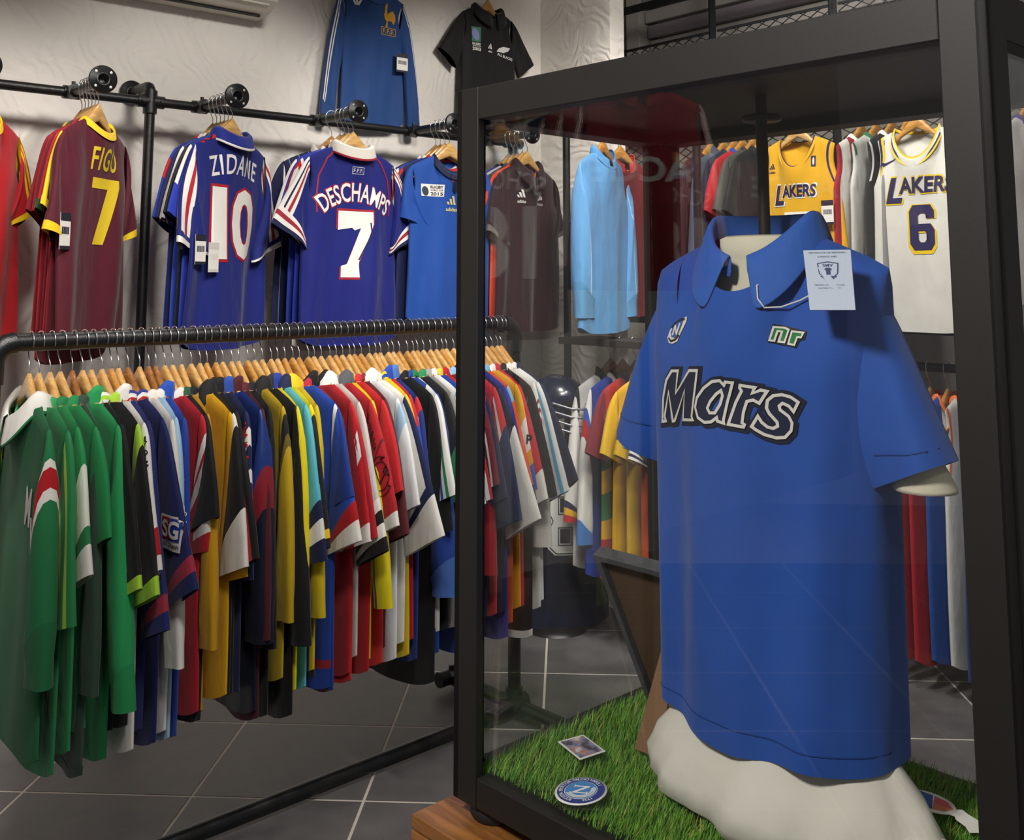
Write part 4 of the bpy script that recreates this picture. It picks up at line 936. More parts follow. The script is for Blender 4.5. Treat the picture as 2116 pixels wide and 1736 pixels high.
co = obj('collar', mesh('collar', V, F, [lin('#2a5cb4')] * len(F)), FAB, root)
md = co.modifiers.new('thick', 'SOLIDIFY'); md.thickness = .0025
md = co.modifiers.new('sub', 'SUBSURF'); md.levels = 1; md.render_levels = 1
# stitched hems
def zoomed(pts):
    out = []
    for a, b in pts:
        off = -.09
        for _ in range(4):                        # settle on the cloth's own depth at that spot
            q = case_px(1340 + a / 5.106, 600 + b / 5.106, off)
            h = sh['body'].ray_cast(Vector((q[0], -1, q[1] - SHZ)), Vector((0, 1, 0)))
            if h[0] is None or h[0].y > 0: break
            off = .5 * off + .5 * h[0].y
        out.append((q[0], q[1] - SHZ))
    return out
Mm = [(245, 850), (185, 950), (150, 1130), (140, 1385), (180, 1378), (165, 1330), (210, 1070), (252, 1380), (272, 1376), (385, 1050), (365, 1365), (485, 1365), (470, 1330), (530, 845), (440, 845), (285, 1085), (312, 850)]
Aa = [(905, 975), (830, 965), (815, 1000), (770, 950), (690, 960), (600, 1030), (530, 1130), (510, 1230), (540, 1340), (610, 1390), (680, 1385), (740, 1340), (748, 1378), (815, 1400), (810, 1365), (850, 1180)]
Ac = [(785, 1055), (735, 1090), (670, 1170), (640, 1240), (665, 1290), (720, 1290), (775, 1200), (800, 1110)]
Rr = [(985, 1000), (1140, 1025), (1110, 1085), (1200, 1050), (1265, 1065), (1185, 1190), (1120, 1155), (1055, 1170), (1020, 1280), (1005, 1395), (1030, 1415), (1020, 1440), (860, 1410), (940, 1180), (1000, 1060), (980, 1030)]
Ss = [(1590, 1180), (1540, 1280), (1490, 1220), (1425, 1190), (1390, 1220), (1400, 1260), (1490, 1330), (1525, 1400), (1515, 1480), (1450, 1550), (1360, 1555), (1240, 1520), (1150, 1470), (1105, 1435), (1170, 1325), (1210, 1390), (1270, 1440), (1330, 1455), (1375, 1430), (1370, 1390), (1290, 1300), (1260, 1240), (1270, 1160), (1330, 1110), (1420, 1100), (1510, 1125)]
INK, PAPER = '#141d3c', '#d9d7cf'
for i, (lp, hl) in enumerate(((Mm, []), (Aa, [Ac]), (Rr, []), (Ss, []))):
    P = zoomed(lp); H = [zoomed(h) for h in hl]
    decal(root, sh['body'], join2d(strip2d(P, .0125, True), *[strip2d(h, .007, True) for h in H]), '#0f1730', .0006, -.0008, 'letter_outer_line', .0012 + i * .0001, .008)  # wide dark outer line printed beneath each letter
    decal(root, sh['body'], poly2d(P, H), INK, 0, 0, 'letter', .0026, .008)
    decal(root, sh['body'], join2d(strip2d(P, .0036, True), *[strip2d(h, .0036, True) for h in H]), PAPER, 0, 0, 'letter_outline', .0036, .008)
NRB = [(1315, 352), (1665, 435), (1640, 520), (1592, 528), (1552, 607), (1262, 545)]
Nn = [(1335, 385), (1440, 395), (1482, 415), (1440, 548), (1385, 540), (1418, 432), (1375, 428), (1340, 532), (1290, 525)]
Nr = [(1515, 432), (1637, 447), (1612, 497), (1572, 492), (1542, 577), (1480, 563)]
decal(root, sh['body'], poly2d(zoomed(NRB)), '#17171c', 0, 0, 'maker_badge', .0016, .01)
for P in (Nn, Nr):
    decal(root, sh['body'], poly2d(zoomed(P)), '#1f7a3c', 0, 0, 'maker_letter', .0026, .01); decal(root, sh['body'], strip2d(zoomed(P), .0022, True), '#dedcd4', 0, 0, 'maker_letter_edge', .0034, .01)
CR = [(385, 275), (350, 290), (270, 330), (210, 420), (183, 500), (200, 555), (240, 565), (290, 540), (330, 440), (380, 330)]
decal(root, sh['body'], poly2d(zoomed(CR)), '#d4d0c6', 0, 0, 'crest', .0016, .01)
decal(root, sh['body'], strip2d(zoomed([(232, 395), (270, 345), (330, 310), (365, 300)]), .0028), '#1a1a22', 0, 0, 'crest_ring', .0026, .01)
decal(root, sh['body'], strip2d(zoomed([(200, 500), (225, 535), (270, 520), (310, 470)]), .0024), '#1a1a22', 0, 0, 'crest_ring', .0026, .01)
decal(root, sh['body'], poly2d(zoomed([(350, 320), (300, 335), (250, 385), (225, 440), (230, 490), (265, 500), (300, 460), (325, 400)])), '#2f5fae', 0, 0, 'crest_field', .0026, .01)
decal(root, sh['body'], poly2d(zoomed([(240, 475), (272, 360), (286, 365), (290, 430), (318, 345), (330, 345), (296, 470), (280, 465), (276, 400), (256, 475)])), '#d4d0c6', 0, 0, 'crest_letter', .0036, .01)
# sewn lines of sleeve hem and bottom hem
decal(root, sh['body'], strip2d([(-.158 + .316 * k / 40, -.574) for k in range(41)], .0014), '#16408c', 0, 0, 'hem_stitch', .0012, .008)
for sx in '+-':
    sg = 1 if sx == '+' else -1
    decal(sh['so' + sx], sh['sleeve' + sx], strip2d([(sg * .158, -.252), (sg * .2, -.246), (sg * .235, -.236)], .0014), '#16408c', 0, 0, 'hem_stitch', .0012, .008)
# paper certificate and its string
tl = case_px(1672, 518, -.055); tr_ = case_px(1764, 516, -.055); bl = case_px(1690, 640, -.085); br = case_px(1782, 640, -.085)
V = [(tl[0], -.068, tl[1] - SHZ), (tr_[0], -.062, tr_[1] - SHZ), (br[0], -.10, br[1] - SHZ), (bl[0], -.102, bl[1] - SHZ)]
cv = [Vector(v) for v in V]; nrm = (cv[1] - cv[0]).cross(cv[3] - cv[0]).normalized(); nrm = nrm if nrm.y < 0 else -nrm
me = mesh('certificate_card', V + [tuple(v - nrm * .0012) for v in cv], [[0, 1, 2, 3], [7, 6, 5, 4], [0, 4, 5, 1], [1, 5, 6, 2], [2, 6, 7, 3], [3, 7, 4, 0]], None, False)
cert = obj('certificate_card', me, pmat('card_paper', '#b9c4d8', .5), root); 
def on_card(u, v, o=.0008): return cv[0].lerp(cv[1], u).lerp(cv[3].lerp(cv[2], u), v) + nrm * o
def card_poly(pts, nm, col, o=.0008): return obj(nm, mesh(nm, [on_card(u, v, o) for u, v in pts], [list(range(len(pts)))], None, False), pmat('card_ink' + col, col, .6), cert)
def card_shape(shape, nm, col, cu, cv_, o=.0008):
    v, f = shape; return obj(nm, mesh(nm, [on_card(cu + a, cv_ - b, o) for a, b in v], f, None, False), pmat('card_ink' + col, col, .6), cert)
card_shape(fit(strip2d([(-.5, .5), (0, .62), (.5, .5), (.45, -.2), (0, -.7), (-.45, -.2)], .06, True), .46, .34), 'shield', '#2a3a6a', .5, .36)
card_shape(join2d(fit(poly2d([(-.5, .3), (-.25, .5), (.25, .5), (.5, .3), (.4, .1), (.3, .2), (.3, -.5), (-.3, -.5), (-.3, .2), (-.4, .1)]), .16, .12), move(fit(text2d('SMV', 1, 0, .02), .22, .05), 0, .1)), 'shield_emblem', '#2a3a6a', .5, .37, .001)
card_shape(poly2d([(-.19, .02), (.19, .02), (0, -.09)]), 'shield_base', '#2a3a6a', .5, .47)
for q, (w_, vv) in enumerate(((.8, .05), (.42, .12), (.66, .60), (.5, .65))): card_shape(fit(text2d('CERTIFICATE OF ORIGINAL' if q % 2 == 0 else 'AUTHENTIC SHIRT', 1, 0, .0), w_, .025), 'print_line', '#3a4668', .5, vv)
m = MB(); pts = [case_px(a, b, -.105) for a, b in ((1580, 535), (1548, 560), (1534, 590), (1540, 618), (1552, 637), (1575, 636), (1605, 622), (1630, 606), (1650, 602), (1662, 608))]
P = []
for a, b in pts:
    h = sh['body'].ray_cast(Vector((a, -1, b - SHZ)), Vector((0, 1, 0))); P.append(Vector((a, (h[0].y if h[0] else -.07) - .006, b - SHZ)))
m.tube(P, .0011, 6); m.build('tag_string', pmat('string_white', '#d8d8d4', .6), root)

# pale cloth wrapped under the shirt
CLOTH = pmat('calico_cloth', '#d6d3c8', .85, 0, .05, 12, .9, 16)
cl = case_thing('cloth_drape', 'creased off-white cloth bunched below the blue shirt on the turf', 'cloth')
V = []; F = []; n = 96
prof = [(1.03, .118, .066), (.99, .125, .070), (.962, .138, .076), (.935, .158, .094), (.905, .170, .110), (.882, .170, .112), (.868, .150, .098)]
for i, (z, a, b) in enumerate(prof):
    for k in range(n):
        t = 2 * math.pi * k / n; w_ = 1 + (.06 * math.sin(5 * t + 1 + .2 * i) + .045 * math.sin(9 * t + i * .5) + .02 * math.sin(19 * t + i * 1.3)) * min(1, i / 4)
        bul = .05 * max(0, math.cos(t - 5.9)) ** 6 * i / 6
        V.append((a * w_ * math.cos(t) + bul, b * w_ * math.sin(t) - bul * .3, z + (.006 * math.sin(7 * t) * i / 6 if i < 6 else 0)))
for i in range(len(prof) - 1):
    for k in range(n): F.append([i * n + k, i * n + (k + 1) % n, (i + 1) * n + (k + 1) % n, (i + 1) * n + k])
obj('skirt', mesh('skirt', V, F), CLOTH, cl)
V = []; F = []
for i in range(9):
    for k in range(24):
        t = 2 * math.pi * k / 24; r = .035 + .006 * math.sin(3 * t + i)
        x = .15 + .085 * i / 8; e_ = math.sin(math.pi * (i / 8) ** .8) ** .3 if i < 8 else .0
        V.append((x + .004 * math.sin(2 * t + i), -.03 + r * 1.2 * e_ * math.cos(t), .885 + r * e_ * math.sin(t) * .8))
for i in range(8):
    for k in range(24): F.append([i * 24 + k, i * 24 + (k + 1) % 24, (i + 1) * 24 + (k + 1) % 24, (i + 1) * 24 + k])
obj('loose_end', mesh('loose_end', V, F), CLOTH, cl)

# artificial turf
tf = case_thing('artificial_turf', 'green artificial grass mat lining the floor of the glass case', 'turf', kind='stuff')
m = MB(); m.box((X0 + .02, Y0 + .02, ZB + .026), (X1 - .02, Y1 - .02, ZB + .031)); o = m.build('backing', pmat('turf_backing', '#1c3312', .9, 0, .3, 60), tf)
rng = np.random.default_rng(3); nbld = 42000
bx = rng.uniform(X0 + .022, X1 - .022, nbld); by = rng.uniform(Y0 + .02, Y1 - .018, nbld)
hh = rng.uniform(.012, .027, nbld); an = rng.uniform(0, 2 * np.pi, nbld); la = rng.normal(1.0, .7, nbld); lean = rng.uniform(.15, .9, nbld) * hh; wd = rng.uniform(.0006, .0013, nbld)
zb0 = ZB + .03
vv = np.zeros((nbld, 3, 3)); vv[:, 0, 0] = bx - np.cos(an) * wd; vv[:, 0, 1] = by - np.sin(an) * wd; vv[:, 1, 0] = bx + np.cos(an) * wd; vv[:, 1, 1] = by + np.sin(an) * wd
vv[:, 2, 0] = np.clip(bx + np.cos(la) * lean, X0 + .02, X1 - .02); vv[:, 2, 1] = np.clip(by + np.sin(la) * lean, Y0 + .018, Y1 - .018); vv[:, :2, 2] = zb0; vv[:, 2, 2] = zb0 + hh
me = bpy.data.meshes.new('blades'); me.vertices.add(nbld * 3); me.vertices.foreach_set('co', vv.ravel()); me.loops.add(nbld * 3); me.loops.foreach_set('vertex_index', np.arange(nbld * 3, dtype=np.int32))
me.polygons.add(nbld); me.polygons.foreach_set('loop_start', np.arange(0, nbld * 3, 3, dtype=np.int32)); me.update(calc_edges=True)
ca = me.color_attributes.new('Col', 'FLOAT_COLOR', 'CORNER')
g1 = np.array(lin('#3c7a22')); g2 = np.array(lin('#8cc04a')); g3 = np.array(lin('#c0ac58'))
mixv = rng.uniform(0, 1, nbld)[:, None]; cc = g1 * (1 - mixv) + g2 * mixv; sel = rng.uniform(0, 1, nbld) < .05; cc[sel] = g3
c4 = np.ones((nbld * 3, 4)); c4[:, :3] = np.repeat(cc, 3, 0); ca.data.foreach_set('color', c4.ravel())
GRASS = fabric_mat('grass_blades', .45, 0, 0, 10)
bo = obj('blades', me, GRASS, tf); bo['kind'] = 'stuff'

# picture frame seen from behind, leaning on its easel leg
pf = case_thing('picture_frame', 'picture frame seen from behind, leaning on a cardboard easel leg', 'picture frame')
fb = Vector((-.315, .145, .868)); ft = Vector((-.315, .025, 1.105)); up = (ft - fb); uh = up.length; un = up.normalized(); fn = Vector((1, 0, 0)).cross(un).normalized()
Mf = Matrix((Vector((1, 0, 0)), fn, un)).transposed().to_4x4(); Mf.translation = fb
fg = empty('frame_pose'); 
GREYF = pmat('frame_grey', '#55575a', .45); MDF = pmat('mdf_board', '#5c4530', .85, 0, .12, 60)
def pfbox(lo, hi, nm, mat, bev=.0008):
    m = MB(); m.box(lo, hi, bev); m.v = [tuple(Mf @ Vector(v)) for v in m.v]; return m.build(nm, mat, pf)
fw_ = .235
pfbox((0, -.01, 0), (.010, .01, uh), 'side_moulding', GREYF); pfbox((fw_ - .01, -.01, 0), (fw_, .01, uh), 'side_moulding', GREYF)
pfbox((.010, -.01, uh - .01), (fw_ - .01, .01, uh), 'top_moulding', GREYF); pfbox((.010, -.01, 0), (fw_ - .01, .01, .01), 'bottom_moulding', GREYF)
pfbox((.010, -.004, .01), (fw_ - .01, -.0, uh - .01), 'backing_board', MDF)
for cx_, cz_ in ((.014, uh * .45), (.014, uh * .75), (.06, uh - .014), (.014, uh * .2)): pfbox((cx_ - .004, -.008, cz_ - .003), (cx_ + .004, -.004, cz_ + .003), 'clip', RUB, 0)
la_, lb_ = Vector((-.205, .068, 1.02)), Vector((-.196, -.012, .872))
m = MB(); dd = (lb_ - la_).normalized(); side = Vector((1, 0, 0)); dn = side.cross(dd).normalized()
V = []
for p_, w_ in ((la_, .011), (lb_, .02)):
    for a_, b_ in ((-1, -1), (1, -1), (1, 1), (-1, 1)): V.append(p_ + side * a_ * w_ + dn * b_ * .0015)
m.add(V, [[0, 1, 2, 3], [7, 6, 5, 4], [0, 4, 5, 1], [1, 5, 6, 2], [2, 6, 7, 3], [3, 7, 4, 0]]); m.build('easel_leg', pmat('cardboard', '#7a5c40', .85, 0, .08, 40), pf)
bpy.data.objects.remove(fg)

# stickers lying on the turf
def flat_thing(name, label, cat, cx, cy, z, rot, tilt=(0, 0)):
    o = empty(name, case_pt(cx, cy, z), CROT + rot, S); o.rotation_euler = (tilt[0], tilt[1], CROT + rot); tag(o, label, cat); return o
def flat(parent, shape, nm, col, z, th=.0006, mat=None):
    v, f = shape; me = mesh(nm, [(a, b, z) for a, b in v], f, None, False); o = obj(nm, me, mat or pmat('print' + col, col, .4), parent)
    return o
def px_case(x, y, z):                                 # survey case coordinates of a pixel at a height in the case
    r = ray(x, y); P = r * ((z - CAMH) / r.z); d = Vector((P.x, P.y)) - CC; return d.dot(CE), d.dot(CW)
ZS = ZB + .055
bc = px_case(1200, 1634, ZS)
bd = flat_thing('round_sticker', 'round blue club badge sticker with white border on the turf', 'sticker', bc[0], bc[1], ZS, 0, (.08, -.05))
BR = .0295
m = MB(); m.lathe([(.0, -.0008), (BR * 1.1, -.0008), (BR * 1.1, 0), (0, 0)], 40); m.build('disc', pmat('sticker_white', '#f0efe8', .35), bd)
flat(bd, poly2d(ell(0, 0, BR, BR, 40)), 'ring', '#2b3f8c', .0004); flat(bd, poly2d(ell(0, 0, BR * .7, BR * .7, 36)), 'inner_edge', '#e8ecf0', .0007); flat(bd, poly2d(ell(0, 0, BR * .67, BR * .67, 36)), 'field', '#4a90cf', .001)
RT = math.radians(118)
def bmv(sh_): return move(sh_, 0, 0, RT)
flat(bd, bmv(fit(poly2d([(-.5, -.5), (-.2, -.5), (-.2, -.42), (-.28, -.4), (-.28, .2), (.3, -.5), (.4, -.5), (.4, .42), (.5, .5), (.2, .5), (.28, .42), (.28, -.18), (-.3, .5), (-.5, .5), (-.38, .42), (-.38, -.42)]), .022, .02)), 'monogram', '#f2f4f4', .0014)
def ringtext(s_, r_, a_mid, size, span):
    out = []; n_ = len(s_)
    for k, ch in enumerate(s_):
        if ch == ' ': continue
        a_ = a_mid - span * ((k + .5) / n_ - .5); out.append(move(fit(text2d(ch, 1, 0, .02), None, size), r_ * math.cos(a_), r_ * math.sin(a_), a_ - math.pi / 2))
    return join2d(*out)
flat(bd, ringtext('SOCIETA SPORTIVA CALCIO NAPOLI', BR * .84, math.pi * .95, .0048, 4.0), 'ring_lettering', '#e8ecf0', .0012)
flat(bd, ringtext('1926', BR * .84, -.5, .0048, .55), 'ring_lettering', '#e8ecf0', .0012)
flat(bd, join2d(*[poly2d(ell(BR * .5 * math.cos(a_), BR * .5 * math.sin(a_), .0034, .0014, 8, a_ + .9)) for a_ in [-2.0 + k * .2 for k in range(15)]], *[poly2d(ell(BR * .58 * math.cos(a_), BR * .58 * math.sin(a_), .0034, .0014, 8, a_ + 2.0)) for a_ in [-2.0 + k * .2 for k in range(15)]]), 'laurel', '#e8f0f4', .0014)
c4 = [px_case(a, b, ZS) for a, b in ((1152, 1533), (1205, 1520), (1251, 1552), (1198, 1568))]
cxm = sum(p[0] for p in c4) / 4; cym = sum(p[1] for p in c4) / 4
pc = flat_thing('photo_card', 'small white-bordered photo print lying on the turf', 'photo', cxm, cym, ZS, 0, (.03, .02))
q4 = [(a - cxm, b - cym) for a, b in c4]
V = [(*q, .0) for q in q4] + [(*q, -.0006) for q in q4]
obj('card', mesh('card', V, [[0, 1, 2, 3], [7, 6, 5, 4], [0, 4, 5, 1], [1, 5, 6, 2], [2, 6, 7, 3], [3, 7, 4, 0]], None, False), pmat('sticker_white', '#f0efe8'), pc)
def photo_mat():
    m = bpy.data.materials.new('photo_print'); nt, N, L, b = nodes_of(m); tc = N.new('ShaderNodeTexCoord'); n = N.new('ShaderNodeTexNoise'); n.inputs['Scale'].default_value = 45; n.inputs['Detail'].default_value = 3
    L.new(tc.outputs['Object'], n.inputs['Vector']); r = N.new('ShaderNodeValToRGB'); e = r.color_ramp.elements; e[0].position = .36; e[0].color = (*lin('#35303c'), 1); e[1].position = .66; e[1].color = (*lin('#d8d4dc'), 1)
    for p_, c_ in ((.44, '#5a4a50'), (.50, '#7c8cb4'), (.57, '#b07a62')): k = e.new(p_); k.color = (*lin(c_), 1)
    L.new(n.outputs['Fac'], r.inputs['Fac']); L.new(r.outputs['Color'], b.inputs['Base Color']); b.inputs['Roughness'].default_value = .3; return m
def q_at(u, v): a = Vector(q4[0]).lerp(Vector(q4[1]), u); b = Vector(q4[3]).lerp(Vector(q4[2]), u); return tuple(a.lerp(b, v))
flat(pc, poly2d([q_at(.06, .06), q_at(.94, .06), q_at(.94, .94), q_at(.06, .94)]), 'picture', '#888888', .0004, mat=photo_mat())
sc_ = px_case(1922, 1664, ZS); st = flat_thing('oval_sticker', 'white-edged blue and pink sticker tucked beside the cloth on the turf', 'sticker', sc_[0], sc_[1], ZS + .004, .3, (.2, .1))
m = MB(); m.lathe([(0, -.0006), (.021, -.0006), (.021, 0), (0, 0)], 24, Matrix.Diagonal((1.4, .8, 1, 1))); m.build('disc', pmat('sticker_white', '#f0efe8'), st)
flat(st, poly2d([(-.026, .002), (-.012, .013), (.002, .012), (.004, -.012), (-.014, -.011)]), 'blue_print', '#2f62b0', .0004); flat(st, poly2d([(.004, .012), (.018, .009), (.026, 0), (.018, -.009), (.004, -.012)]), 'pink_print', '#d8626e', .0004); flat(st, poly2d([(.005, -.001), (.026, -.001), (.018, -.009), (.005, -.012)]), 'orange_print', '#e0845a', .0006)
out8 = [px_case(1700 + a / 5.087, 1500 + b / 5.087, ZS) for a, b in ((1245, 880), (1470, 882), (1530, 930), (1645, 1000), (1700, 1060), (1700, 1125), (1545, 1125), (1500, 1060), (1400, 985), (1390, 955), (1260, 905))]
cx_ = sum(p[0] for p in out8) / 11; cy_ = sum(p[1] for p in out8) / 11
wc = flat_thing('cut_out_sticker', 'blank white cut-out sticker lying face down on the turf by the post', 'sticker', cx_, cy_, ZS, 0)
flat(wc, poly2d([(a - cx_, b - cy_) for a, b in out8]), 'paper', '#f0efe8', .0, mat=pmat('sticker_white', '#f0efe8'))

# ------------------------------------------------------------------ right side: pier rails, shelving, shutter
EA = math.atan2(WN.y, WN.x); FE = math.radians(41.07)            # garments on these rails face along the right wall
FO = math.atan2(-WD.x, WD.y)                                       # face-out garments look back into the shop
def bar_thing(name, label, s0, s1, z, back, legs=()):
    r = empty(name, right_pt(s0, 0, back), EA); tag(r, label, 'clothes rail')
    m = MB(); m.tube([(0, 0, z), (s1 - s0, 0, z)], .0175, 14); m.build('bar', BLACK, r)
    for k in legs:
        m = MB(); m.tube([(k - s0, 0, .01), (k - s0, 0, z)], .0175, 12); m.build('leg', BLACK, r)
    return r
bar_thing('corner_rail', 'black two-tier pipe rail beside the corner pier', .50, 1.32, 2.19, -.33, (.53, 1.28))
m = MB(); m.box((.0, -.03, 1.215), (.82, .17, 1.245), .003); lo = m.build('lower_bar', pmat('dark_timber', '#2c211c', .6, 0, .15, 20), bpy.data.objects['corner_rail'])
def side_garment(s_, z, back, name, label, face=FE, cat='shirt', hang=True, **kw):
    p = right_pt(s_, z, back); d = dict(T=.02, fold=.006, ts=.02, nu=36, seed=int(s_ * 100) + int(z * 10)); d.update(kw)
    if hang: hanger(p, face, HL(label), None, 1)
    return garment(name, label, cat, p, face, **d)
side_garment(.76, 2.19, -.33, 'track_jacket', 'pale blue zipped track jacket hanging beside the corner', face=FE + .28, cat='jacket', body='#5b9ad2', sl='#62a0d6', slv='L', collar='stand', ccol='#4f92cc', L=.78, ls=.66, cuff='#5a98c8', cuffw=.12, ts=.034, T=.035, fold=.008, nu=60, cw=.11, alpha=.05, slstripes=[(-.05, 0.0, WHT)])
side_garment(.68, 2.19, -.13, 'track_jacket', 'red jacket edge showing behind the pale blue track jacket', cat='jacket', body='#7c1c22', slv='L', ccol='#b03028', collar='stand', L=.72, slstripes=[(.8, 1, '#c84030')])
side_garment(.62, 2.19, -.08, 'jersey', 'purple and yellow jersey deepest behind the pale blue jacket', body='#3a2a6a', slbands=[(.2, .4, YEL)], ccol=YEL)
LOW = [
 ('long_sleeved_jersey', 'white long-sleeved jersey with black shoulder on the lower corner bar', dict(body='#dedcd8', slv='L', sl='#e2e0dc', slbands=[(.0, .2, BLK)], cuff=[NVY, GLD, RED], cuffw=.08, collar='stand', ccol=BLK, L=.82, ls=.55)),
 ('long_sleeved_jersey', 'white jersey with blue and red sleeve blocks on the lower corner bar', dict(body='#1d3a92', slv='L', sl='#e0dfda', slbands=[(.3, .4, '#2a50b0'), (.4, .52, RED)], ccol=WHT, L=.84, ls=.62, cuff='#3a78c0', cuffw=.08)),
 ('jersey', 'chevron jersey in green and yellow on the lower corner bar', dict(body='#a82a24', bands=[(.3, .42, '#2f7a44'), (.42, .54, GLD), (.54, .68, '#2f7a44'), (.68, .78, GLD)], sl='#7a2030', ccol=NVY, L=.84)),
 ('jersey', 'yellow jersey with short sleeve on the lower corner bar', dict(body='#d8a818', sl='#dcb01c', ccol=YEL, L=.76, collar='polo')),
 ('jersey', 'yellow jersey with violet cuff on the lower corner bar', dict(body='#d0a81a', slbands=[(.7, .85, '#4a2a5a')], ccol='#3a2a5a', L=.8)),
 ('jersey', 'white jersey with navy banded cuff on the lower corner bar', dict(body='#b84a22', sl='#d8d8d6', cuff=[NVY, WHT, NVY, WHT], ccol=WHT, L=.82)),
 ('jersey', 'dark pinstriped jersey beside the picture frame', dict(body='#14161e', stripes=[(c / 10, c / 10 + .02, '#3a3e48') for c in range(-9, 10, 2)], ccol=BLK, L=.86)),
 ('jersey', 'black jersey at the right end of the lower corner bar', dict(body='#0f1014', ccol=BLK, L=.86)),
]
for k, (nm, lb, kw) in enumerate(LOW):
    s = side_garment(.66 + k * .075, 1.23, -.19, nm, lb, **kw)
price_tag(s['root'], -.2, -.5, -.04)

# navy number 8 jersey and helmet on a stand in the corner
c8 = at(1146, 900, 4.62)
st8 = empty('display_stand', (c8.x, c8.y, 0)); tag(st8, 'dark stand under the navy helmet and number 8 jersey', 'stand')
m = MB(); m.tube([(0, 0, 0), (0, 0, .86)], .012, 10); m.build('pole', BLACK, st8)
m = MB(); m.lathe([(0, .02), (.13, .015), (.14, 0)], 24); m.build('base', BLACK, st8)
z8 = .93
s = garment('american_football_jersey', 'navy jersey with green sides and white number 8 under the helmet', 'shirt', (c8.x, c8.y, z8), math.radians(12), body='#12182a', stripes=[(-1, -.72, '#4a6a20'), (.72, 1, '#4a6a20')], bands=[(.9, 1, '#121a34')], ccol='#1a2440', ws=.2, hw=.24, L=.78, T=.06, fold=.008, nu=60, nv=24, sl='#141c38', cuff='#4a6a20', ls=.24)
e8 = fit(text2d('8', 1, 0, .02), .13, .26)
oct8 = lambda w, h, c: [(-w / 2 + c, -h / 2), (w / 2 - c, -h / 2), (w / 2, -h / 2 + c), (w / 2, -.03), (w / 2 - .015, 0), (w / 2, .03), (w / 2, h / 2 - c), (w / 2 - c, h / 2), (-w / 2 + c, h / 2), (-w / 2, h / 2 - c), (-w / 2, .03), (-w / 2 + .015, 0), (-w / 2, -.03), (-w / 2, -h / 2 + c)]
holes8 = [rect(.045, .06, 0, .065), rect(.045, .06, 0, -.065)]
decal(s['root'], s['body'], poly2d(oct8(.15, .29, .03), holes8), '#d8d8d4', .03, -.47, 'number', .003)
decal(s['root'], s['body'], join2d(strip2d(oct8(.135, .275, .028), .004, True), *[strip2d(rect(.058, .073, 0, q), .004, True) for q in (.065, -.065)]), '#20242c', .03, -.47, 'number_outline', .005)
he = empty('football_helmet', (c8.x + .01, c8.y - .02, .85), math.radians(55)); tag(he, 'navy american football helmet with grey face guard in the corner', 'helmet')
V = []; F = []; n = 28
for i in range(13):
    ph = math.pi * .0 + math.pi * .68 * i / 12
    for k in range(n):
        t = 2 * math.pi * k / n; r = .118; x = r * math.sin(ph) * math.cos(t); y = r * 1.18 * math.sin(ph) * math.sin(t); z = .115 + .118 * math.cos(ph)
        if y < -.07 and z < .13: y = -.07 - (y + .07) * .1
        V.append((x, y, z))
for i in range(12):
    for k in range(n): F.append([i * n + k, i * n + (k + 1) % n, (i + 1) * n + (k + 1) % n, (i + 1) * n + k])
obj('shell', mesh('shell', V, F), pmat('helmet_navy', '#141c3a', .25, 0, 0, 1, 0, 1, .5, .6), he)
GRY = pmat('helmet_guard', '#8b8d92', .35, .4)
for zz, fwd in ((.10, -.185), (.065, -.195), (.03, -.19), (-.0, -.17)):
    m = MB(); m.tube([(-.112, -.05, zz + .02), (-.09, -.13, zz), (-.04, fwd, zz - .006), (.04, fwd, zz - .006), (.09, -.13, zz), (.112, -.05, zz + .02)], .005, 8); m.build('guard_bar', GRY, he)
for xx in (-.035, .035): m = MB(); m.tube([(xx, -.17, .12), (xx, -.195, .06), (xx, -.172, -.006)], .005, 8); m.build('guard_bar', GRY, he)

# slotted-angle shelving along the shop window
UP = .074; UL = .67; BK = .48
shf = empty('steel_shelving', right_pt(UP, 0, BK), EA); tag(shf, 'black slotted steel shelving with wire mesh across the shop window', 'shelving')
DKM = pmat('shelving_black', '#15171a', .4, .1)
for k in range(6):
    x = k * UL
    m = MB(); m.box((x, -.02, .08), (x + .008, .02, CEIL - .05)); m.box((x, -.02, .08), (x + .04, -.014, CEIL - .05)); m.build('upright', DKM, shf)
    m = MB()
    for q in range(40):
        z = .2 + q * .076; m.box((x + .014, -.0208, z), (x + .026, -.0202, z + .03))
    m.build('slot_row', pmat('slot_dark', '#050506', .9), shf)
    m = MB(); M = Matrix.Translation((x + .02, 0, 0)); m.lathe([(0, .0), (.022, .0), (.022, .012), (.009, .02), (.009, .09), (0, .09)], 14, M); m.build('levelling_foot', BLACK, shf)
for z in (.10, 1.3, 2.30, 2.95):
    m = MB(); m.box((0, -.024, z - .022), (5 * UL + .04, -.0205, z + .022)); m.box((0, -.024, z + .018), (5 * UL + .04, .014, z + .022)); m.build('beam', DKM, shf)
